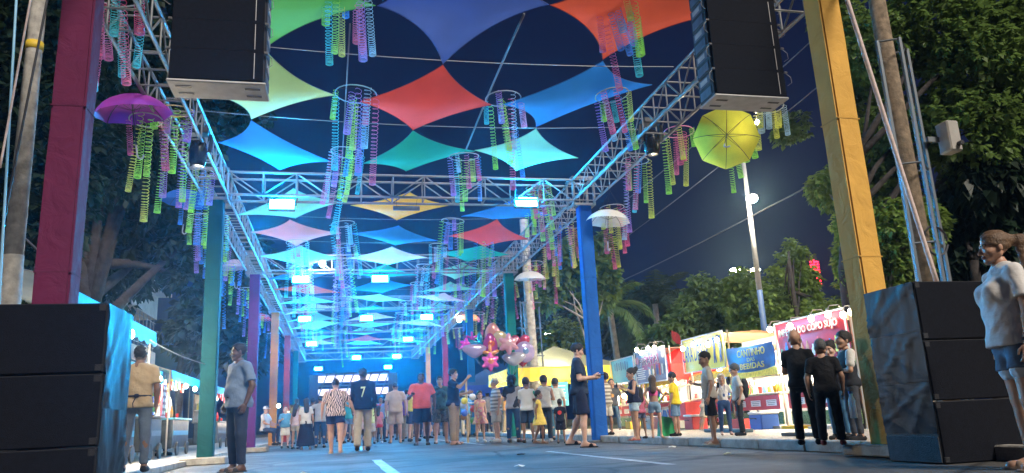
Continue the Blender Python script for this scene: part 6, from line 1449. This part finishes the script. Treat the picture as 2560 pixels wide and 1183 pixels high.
# far left group
ppl('seated person in dark clothes under the bulb left of the orange yellow column', 662, 1110, 1060, 60, Y=27, z=.09, H=1.6, tone='tan', pose='sit', top=('tee', (.5, .5, .5)), bottom=('jeans', (.03, .04, .07)), hair='short', cap=('cap', (.6, .6, .58)))
ppl('man in a blue shirt and white shorts facing the camera beside the orange yellow column', 712, 1121, 1018, 5, tone='light', pose='phoneR', top=('tee', (.10, .30, .48)), bottom=('shorts', (.62, .60, .55)), hair='buzz', belly=.03, build=1.1)
ppl('dark haired woman in pale top and patterned shorts behind the man in white shorts', 739, 1123, 1012, 150, fem=True, tone='tan', pose='stand2', top=('tank', (.50, .40, .42)), bottom=('hotpants', (.45, .40, .30)), hair='long')
ppl('woman in a white top and long black skirt seen from behind', 764, 1124, 998, 178, fem=True, tone='tan', pose='stand', top=('tee', (.55, .55, .54)), bottom=('longskirt', (.012, .014, .03)), hair='long', build=1.1, shoes=('slide', (.1, .1, .1)))
ppl('man in black behind the woman with the long skirt', 781, 1117, 995, 175, tone='brown', pose='stand', top=('tee', (.03, .035, .05)), bottom=('shorts', (.03, .03, .05)), hair='short')
ppl('man in grey tee and jeans with an arm around the woman in the long skirt', 800, 1120, 990, 170, tone='tan', pose='hug', top=('tee', (.42, .44, .45)), bottom=('jeans', (.03, .07, .14)), hair='short')
zebra = stripes('zebra', (.60, .45, .38), (.02, .02, .035), 7.5, 'X', 9.0)
ppl('woman in a zebra striped blouse and dark blue shorts walking away, leading a girl', 838, 1134, 946, 178, fem=True, tone='tan', build=1.28, pose='holdhandR', top=('tee', zebra), bottom=('hotpants', (.012, .022, .08)), hair='bun', shoes=('slide', (.35, .28, .22)), res=.018)
def jacket(root, J, Z, part, lo, hi, res):
    f = Field((-.3, -.3, Z(.5)), (.3, .3, Z(1.1)), .02); f.cone((0, .02, Z(.98)), (0, .02, Z(.66)), .16, .25, .03, sy=.85); f.cut((0, 0, -1), -Z(.66)); f.wrinkle(.008, 24, 2); part('tied_jacket', f, cloth((.62, .50, .48)))
ppl('little curly haired girl, jacket round her waist, led by the zebra striped woman', 901, 1126, 988, 178, fem=True, tone='tan', pose='kidhandL', top=('tee', (.65, .40, .40)), bottom=('leggings', (.05, .05, .06)), hair='curly', shoes=('slide', (.3, .25, .2)), extra=jacket, res=.018)
ppl('tall man in a black jersey numbered 7 and khaki trousers walking away', 908, 1128, 920, 180, tone='dark', pose='walk2', top=('long', (.008, .010, .025)), bottom=('pants', (.42, .36, .26)), hair='short', shoes=('shoe', (.01, .01, .012)), extra=backprint('7', cloth((.70, .60, .25)), 1.22, .10, .22, .185), res=.018)
ppl('small girl with a red bow, pink top and red skirt', 947, 1108, 1016, 170, fem=True, tone='tan', pose='stand', top=('tee', (.55, .20, .22)), bottom=('miniskirt', (.60, .04, .07)), hair='long', cap=('bow', (.65, .04, .05)), shoes=('shoe', (.6, .6, .6)))
ppl('child in a yellow green vest standing by the khaki trousers', 928, 1110, 1012, 175, tone='brown', pose='stand', top=('tank', (.50, .60, .25)), bottom=('shorts', (.55, .52, .48)), hair='short')
ppl('child in a lime yellow shirt left of the tan dressed man', 969, 1104, 1012, 10, tone='tan', pose='stand', top=('tee', (.55, .60, .35)), bottom=('shorts', (.45, .45, .42)), hair='short')
ppl('man in a tan tee and tan shorts seen from behind', 990, 1108, 956, 182, tone='tan', pose='hips' if False else 'stand2', top=('tee', (.40, .31, .22)), bottom=('shorts', (.38, .30, .21)), hair='buzz', build=1.12, shoes=('slide', (.05, .05, .05)))
ppl('stout man in a coral red tee and navy shorts facing the camera', 1056, 1113, 932, 0, tone='dark', pose='phoneR', top=('tee', (.80, .14, .10)), bottom=('shorts', (.015, .02, .05)), hair='buzz', build=1.22, belly=.03, shoes=('slide', (.02, .02, .02)), hold='R', extra=phone('R'))
camo = blotch('camo', ((.05, .06, .045), (.12, .11, .08), (.02, .025, .02)), 14)
ppl('woman in a dark green print tee and camouflage shorts beside the coral shirt man', 1103, 1109, 940, 8, fem=True, tone='tan', pose='stand', top=('tee', blotch('darkprint', ((.03, .06, .06), (.05, .12, .10)), 9)), bottom=('shorts', camo), hair='bun', build=1.1, shoes=('slide', (.1, .05, .04)))
ppl('woman in a yellow top behind the coral shirt man', 1035, 1104, 962, 20, fem=True, tone='tan', pose='stand', top=('tank', (.70, .60, .08)), bottom=('shorts', (.03, .04, .08)), hair='long')
ppl('man in a navy tee and khaki trousers reaching up to a toy pole', 1137, 1112, 922, 75, tone='tan', pose='raiseR', top=('tee', (.014, .022, .055)), bottom=('pants', (.26, .20, .14)), hair='short', shoes=('slide', (.08, .05, .03)), hold='R')
tulle = blotch('tulle', ((.75, .45, .25), (.65, .25, .30), (.70, .55, .40)), 6)
ppl('girl in an orange pink tulle dress facing the camera', 1203, 1106, 980, 15, fem=True, tone='light', pose='stand', top=('dress', tulle), hair='long', shoes=('shoe', (.65, .6, .55)), res=.02)
lines = stripes('tee_lines', (.66, .64, .58), (.25, .25, .25), 3.2, 'Z')
ppl('old man in a straw hat, striped white shirt and pale shorts', 1243, 1106, 948, -70, tone='light', pose='stand2', top=('polo', lines), bottom=('shorts', (.55, .50, .42)), hair='short', hairc=(.4, .4, .4), cap=('fedora', (.62, .54, .38)), shoes=('shoe', (.6, .58, .55)))
ppl('person in a black horned wig and dark vest with jeans', 1286, 1106, 940, 160, tone='tan', pose='phone2', top=('tee', blotch('vestprint', ((.30, .30, .32), (.012, .015, .03)), 2.2)), bottom=('jeans', (.03, .07, .16)), hair='short', cap=('horns', (.012, .012, .015)), shoes=('shoe', (.05, .05, .06)))
ppl('man in a white tee with green sleeve and dark shorts beside the horned wig', 1322, 1107, 948, 165, tone='brown', pose='phone2', top=('tee', blotch('whitegreen', ((.62, .62, .60), (.62, .62, .60), (.02, .30, .16)), 1.7)), bottom=('shorts', (.03, .05, .09)), hair='short')
ppl('girl in a yellow dress walking right in front of the white shirted men', 1352, 1109, 978, 80, fem=True, tone='brown', pose='walk2', top=('dress', (.75, .55, .10)), hair='short', shoes=('slide', (.3, .2, .15)), res=.018)
ppl('man in a white sleeveless shirt behind the yellow dressed girl', 1368, 1105, 942, 172, tone='tan', pose='cross', top=('tank', (.60, .60, .58)), bottom=('pants', (.03, .04, .06)), hair='short', shoes=('shoe', (.5, .5, .5)))
ppl('man in a pale mint tee facing the tent', 1396, 1100, 948, 170, tone='tan', pose='stand', top=('tee', (.55, .62, .58)), bottom=('jeans', (.06, .16, .22)), hair='short')
ppl('little boy in a black tee with a red round print', 1405, 1109, 1000, 172, tone='brown', pose='stand2', top=('tee', (.012, .014, .022)), bottom=('shorts', (.015, .016, .03)), hair='short', shoes=('shoe', (.03, .03, .03)), extra=disc((.60, .05, .04), 1.22, .085, 1), res=.018)
ppl('man in a navy tee and navy shorts walking right, looking at his phone', 1458, 1118, 858, 88, tone='light', pose=dict(aR=((-.1, -.12, -1), (.25, -1, .12)), aL=((.12, .05, -1), (-.25, -1, .05)), lL=((.03, .10, -1), (0, .55, -1)), lR=((-.03, -.12, -1), (0, .03, -1))), top=('tee', (.018, .032, .065)), bottom=('shorts', (.010, .015, .040)), hair='short', nod=18, hold='LR', shoes=('slide', (.012, .012, .014)), extra=phone('R'), res=.014)
# pavement group before the stalls
ppl('person in a white and grey striped shirt half hidden by the bright blue column', 1522, 1088, 935, -120, z=.115, tone='brown', pose='stand2', top=('tee', stripes('greylines', (.55, .52, .45), (.2, .18, .15), 3.0, 'Z')), bottom=('shorts', (.5, .48, .42)), hair='short')
ppl('stout man in a grey tee with a round print before the cyan signed stall', 1537, 1070, 950, 0, z=.05, Y=20.5, tone='tan', pose='stand2', top=('tee', (.07, .075, .085)), bottom=('jeans', (.08, .14, .22)), hair='buzz', belly=.04, build=1.12, extra=disc((.65, .35, .10), 1.2, .06, -1, 0, .2))
ppl('woman in a dark sleeveless top and pale denim shorts reading her phone', 1592, 1100, 924, -75, z=.115, fem=True, tone='tan', build=1.22, pose='phoneup2', top=('tank', (.014, .02, .05)), bottom=('hotpants', (.42, .55, .62)), hair='bun', nod=10, shoes=('slide', (.40, .10, .08)), hold='R', extra=phone('R'), res=.015)
ppl('girl hidden behind the woman in pale denim shorts', 1607, 1097, 985, -140, z=.115, fem=True, tone='brown', pose='stand', top=('tee', (.45, .12, .18)), bottom=('hotpants', (.1, .12, .2)), hair='long')
ppl('young woman in a pink bikini top, denim shorts and bunny ears seen from behind', 1643, 1095, 942, 172, z=.115, fem=True, tone='tan', pose='hips', top=('crop', (.75, .12, .35)), bottom=('hotpants', (.18, .30, .42)), hair='long', hairc=(.05, .025, .015), cap=('ears', (.75, .70, .68)), shoes=None, res=.015, build=.92)
ppl('man in a yellow tee numbered 6 and denim shorts looking down', 1695, 1090, 934, -112, z=.115, tone='tan', pose='phoneR', top=('tee', (.80, .60, .03)), bottom=('shorts', (.13, .22, .33)), hair='short', nod=18, shoes=('shoe', (.02, .02, .02)), res=.015, extra=backprint('6', cloth((.05, .05, .05)), 1.26, .07, .10, .17))
ppl('person in beige leaning on the red clothed table', 1752, 1074, 958, 110, z=.05, Y=15.6, tone='tan', pose='reach', top=('tee', (.52, .46, .36)), bottom=('shorts', (.50, .44, .34)), hair='short', lean=14)
ppl('tall man in off white tee and black shorts at the kerb with his phone', 1785, 1111, 884, -80, z=.115, tone='tan', pose='phoneR', top=('tee', (.62, .58, .50)), bottom=('shorts', (.010, .011, .016)), hair='buzz', nod=14, hold='R', shoes=('slide', (.55, .45, .35)), extra=phone('R'), res=.013)
def lanyard(root, J, Z, part, lo, hi, res):
    mb = MB(); mb.tube([(-.07, -.05, Z(1.45)), (-.04, -.135, Z(1.32)), (0, -.165, Z(1.18)), (.04, -.135, Z(1.32)), (.07, -.05, Z(1.45))], .007, 4); mb.box((0, -.172, Z(1.14)), (.06, .008, .09)); mb.build('lanyard', cloth((.05, .10, .25)), root)
    phone('R')(root, J, Z, part, lo, hi, res)
ppl('woman in a white blouse, blue jeans and beige headscarf holding a phone to her face', 1818, 1088, 938, 10, z=.115, fem=True, tone='tan', pose='phoneface', top=('tucked', (.68, .66, .64)), bottom=('jeans', (.03, .07, .17)), hair='long', hairc=(.05, .03, .02), cap=('scarf', (.42, .34, .26)), shoes=None, extra=lanyard, hold='R', res=.014, build=1.05)
def backpack(root, J, Z, part, lo, hi, res):
    f = Field((-.25, .0, Z(.8)), (.25, .45, Z(1.5)), .02); f.ell((0, .20, Z(1.16)), (.15, .09, .24), .03); f.wrinkle(.004, 25, 1); part('backpack', f, cloth((.03, .035, .045)))
ppl('man in a grey white tee with a dark backpack and trousers, facing left', 1856, 1089, 914, -80, z=.115, tone='tan', pose='pocket', top=('tee', (.55, .53, .49)), bottom=('pants', (.018, .022, .03)), hair='short', hairc=(.06, .06, .06), nod=15, shoes=('shoe', (.015, .015, .02)), extra=backpack, res=.014)
bt = (.008, .010, .015)
ppl('bald man in a black tee and black trousers seen from behind', 2022, 1112, 830, 168, z=.115, tone='tan', pose='cross', top=('tee', bt), bottom=('pants', (.007, .008, .012)), hair='bald', shoes=('shoe', (.012, .012, .014)), res=.013, look=-12)
ppl('stocky man in a black tee with lettering across the shoulders, seen from behind', 2085, 1113, 853, 178, z=.115, tone='tan', pose='stand2', build=1.15, top=('tee', bt), bottom=('pants', (.007, .008, .014)), hair='buzz', hairc=(.08, .08, .08), shoes=('shoe', (.25, .05, .05)), res=.013, extra=backprint('STAFF', mat('print_grey', (.35, .35, .36), .8), 1.37, .22, .035, .15) if False else None)
ppl('woman in a black tee and blue jeans facing the two black shirted men', 2108, 1103, 858, -28, z=.115, Y=7.9, fem=True, tone='light', pose='stand2', top=('tee', (.012, .013, .02)), bottom=('jeans', (.06, .16, .28)), hair='bun', shoes=('shoe', (.02, .02, .02)), res=.013, nod=8)
ppl('man in navy vest over white sleeves and grey jeans beside the yellow column', 2147, 1108, 834, -70, z=.115, Y=7.45, tone='tan', pose='cross', top=('tee', blotch('vest_white', ((.012, .014, .022), (.012, .014, .022)), 2)), bottom=('jeans', (.05, .055, .07)), hair='short', shoes=('shoe', (.015, .015, .018)), res=.013, build=1.06,
    extra=lambda root, J, Z, part, lo, hi, res: [part('white_sleeve', (lambda f: f.cone(J['sh'+n], J['sh'+n]+(J['el'+n]-J['sh'+n])*.62, .078, .072, .02))(Field(lo, hi, res)), cloth((.62, .60, .58))) for n in 'LR'])
# near woman at the right edge
def watch(root, J, Z, part, lo, hi, res):
    w = J['wrL']; d = J['fdL']; mb = MB(); mb.cyl(tuple(w-d*.035), tuple(w-d*.012), .034, None, 12); mb.build('watch', phone_m, root)
    f = Field((-.3, -.25, Z(.55)), (.3, .25, Z(.85)), .012)
    for n in 'LR': f.cone(J['hp'+n]+(J['kn'+n]-J['hp'+n])*.44, J['hp'+n]+(J['kn'+n]-J['hp'+n])*.50, .099, .103, .01)
    f.wrinkle(.004, 140, 3); part('frayed_hem', f, cloth((.5, .55, .6)))
person('woman in white tee and denim shorts at the right edge before the speaker stack', (4.72, 4.55, 0), 1.69, -112, tone='tan', fem=True, build=1.17, pose=dict(aR=((-.10, .10, -1), (-.02, -.12, -1)), aL=((.1, .05, -1), (.02, -.2, -1)), lL=((.05, -.08, -1), (.02, .05, -1)), lR=((-.05, .02, -1), (-.02, .05, -1))),
       top=('tee', (.62, .60, .58)), bottom=('hotpants', (.10, .14, .20)), hair='pony', hairc=(.13, .075, .04), look=-14, shoes=('slide', (.2, .15, .12)), res=.011, extra=watch)
# far crowd: individuals standing deep in the street
tops = [(.6, .6, .6), (.05, .06, .08), (.5, .1, .1), (.1, .25, .45), (.6, .5, .15), (.3, .3, .32), (.08, .3, .2), (.55, .4, .4)]
words = ['white', 'black', 'dark red', 'blue', 'mustard', 'grey', 'green', 'rose']
for k, (px, Y, f_) in enumerate(((728, 33, 170), (752, 36, 10), (790, 38, 175), (818, 34, 5), (862, 31, 178), (880, 36, 20), (958, 34, 176), (1008, 38, 0), (1022, 32, 185), (1078, 35, 175), (1120, 30, -10), (1165, 28, 170), (1180, 34, 10), (1222, 30, 180), (1262, 32, 0), (1300, 29, 175))):
    g = atY(px, 1090, Y); person('distant person in a %s top, %s, in the far crowd' % (words[k % 8], 'left of the street' if px < 850 else 'in mid street' if px < 1060 else 'by the balloon bunch'), (g.x, Y, 0), 1.55+.03*(k % 8), f_, tone=['tan', 'brown', 'light', 'dark'][k % 4], fem=k % 3 == 0, pose=['stand', 'stand2', 'walk', 'walk2'][k % 4], top=('tee', tops[k % 8]), bottom=(['shorts', 'jeans', 'pants'][k % 3], [(.05, .06, .1), (.03, .05, .1), (.3, .27, .2)][k % 3]), hair='long' if k % 3 == 0 else 'short', res=.03, group='distant people in the street')
# a denser second line of people further down the street
t2 = [((.30, .28, .12), 'olive'), ((.62, .30, .10), 'orange'), ((.20, .10, .35), 'violet'), ((.62, .60, .55), 'cream'), ((.10, .10, .12), 'charcoal'), ((.05, .35, .38), 'turquoise'), ((.50, .06, .18), 'cherry'), ((.55, .55, .20), 'lemon'), ((.14, .20, .34), 'slate blue')]
for k, px in enumerate((742, 770, 808, 826, 850, 872, 893, 935, 952, 975, 1000, 1018, 1045, 1068, 1092, 1118, 1150, 1192, 1212, 1272)):
    Y = 26+((k*7) % 11)*1.1; g = atY(px, 1090, Y); c, w = t2[k % 9]
    person('%s topped person further down the street, %s in the far back line' % (w, 'at the left' if px < 850 else 'in the middle' if px < 1040 else 'at the right'), (g.x, Y, 0), 1.52+.05*((k*3) % 6), [170, 8, 185, -20, 178, 150, 30][k % 7], tone=['brown', 'tan', 'dark', 'light'][k % 4], fem=k % 2 == 0, pose=['stand2', 'phoneR', 'walk', 'hips', 'stand', 'walk2', 'cross'][k % 7], build=[1, 1.12, .95][k % 3], top=(['tee', 'tank', 'tee'][k % 3], c), bottom=(['jeans', 'hotpants', 'shorts', 'pants'][k % 4], [(.03, .05, .1), (.2, .28, .36), (.06, .06, .07), (.2, .17, .12)][k % 4]), hair=['long', 'short', 'bun', 'short'][k % 4], res=.032, group='people in the far back line')
# toy pole carried by the navy shirted man
p = atY(1170, 1108, 20.0); root = thing('toy_pole', 'tall wooden pole hung with toys held by the navy shirted man', 'toy pole', (p.x, 20.0, 0)); mb = MB(); mb.cyl((0, 0, 0), (0, 0, 1.62), .03, .028, 8); mb.build('pole', mat('raw_wood', (.55, .42, .26), .7, var=.2, vscale=9), root)
for k in range(8):
    t = k*2.1; mb = MB(); mb.ball((.16*math.cos(t), .12*math.sin(t), .55+.1*k), (.09, .07, .09), 8); mb.cyl((.16*math.cos(t), .12*math.sin(t), .55+.1*k), (0, 0, .75+.1*k), .005, None, 3); c = list(BOT)[k % 8]; mb.build('toy', mat('packet_'+c, tuple(min(.9, v*1.3+.05) for v in BOT[c]), .35), root, True)
for z in (1.2, 1.0): mb = MB(); mb.cyl((-.2, 0, z), (.2, 0, z), .015, None, 5); mb.build('crossbar', whitep, root)
# water bottle and bags in hands
p = atZ(2132, 1030, .0); g = atY(2131, 1015, 6.9); root = thing('water_bottle', 'clear water bottle hanging beside the stocky man in black', 'bottle', g); mb = MB(); mb.lathe([(.001, -.12), (.035, -.118), (.036, .05), (.018, .10), (.018, .12), (.001, .121)], n=10); mb.build('bottle_body', mat('clear_plastic', (.7, .75, .78), .1, trans=.5), root, True); mb = MB(); mb.cyl((0, 0, .12), (0, 0, .145), .02, None, 8); mb.build('cap', mat('cap_blue', (.05, .15, .5), .4), root)
# ------------------------------------------------------------------ haze in the air under the floodlights
HAZE = 0.0015
if HAZE > 0:
    mb = MB(); mb.box((0, 100, 9.5), (340, 340, 21.2)); hz = mb.build('haze', None); hz['kind'] = 'stuff'; hz['label'] = 'thin blue lit haze in the night air'
    hm = bpy.data.materials.new('haze_air'); hm.use_nodes = True; N = hm.node_tree.nodes; N.clear(); pv = N.new('ShaderNodeVolumePrincipled'); ho = N.new('ShaderNodeOutputMaterial')
    pv.inputs['Color'].default_value = (.42, .70, 1.0, 1); pv.inputs['Density'].default_value = HAZE; pv.inputs['Anisotropy'].default_value = .87
    hm.node_tree.links.new(pv.outputs[0], ho.inputs['Volume']); hz.data.materials.append(hm)
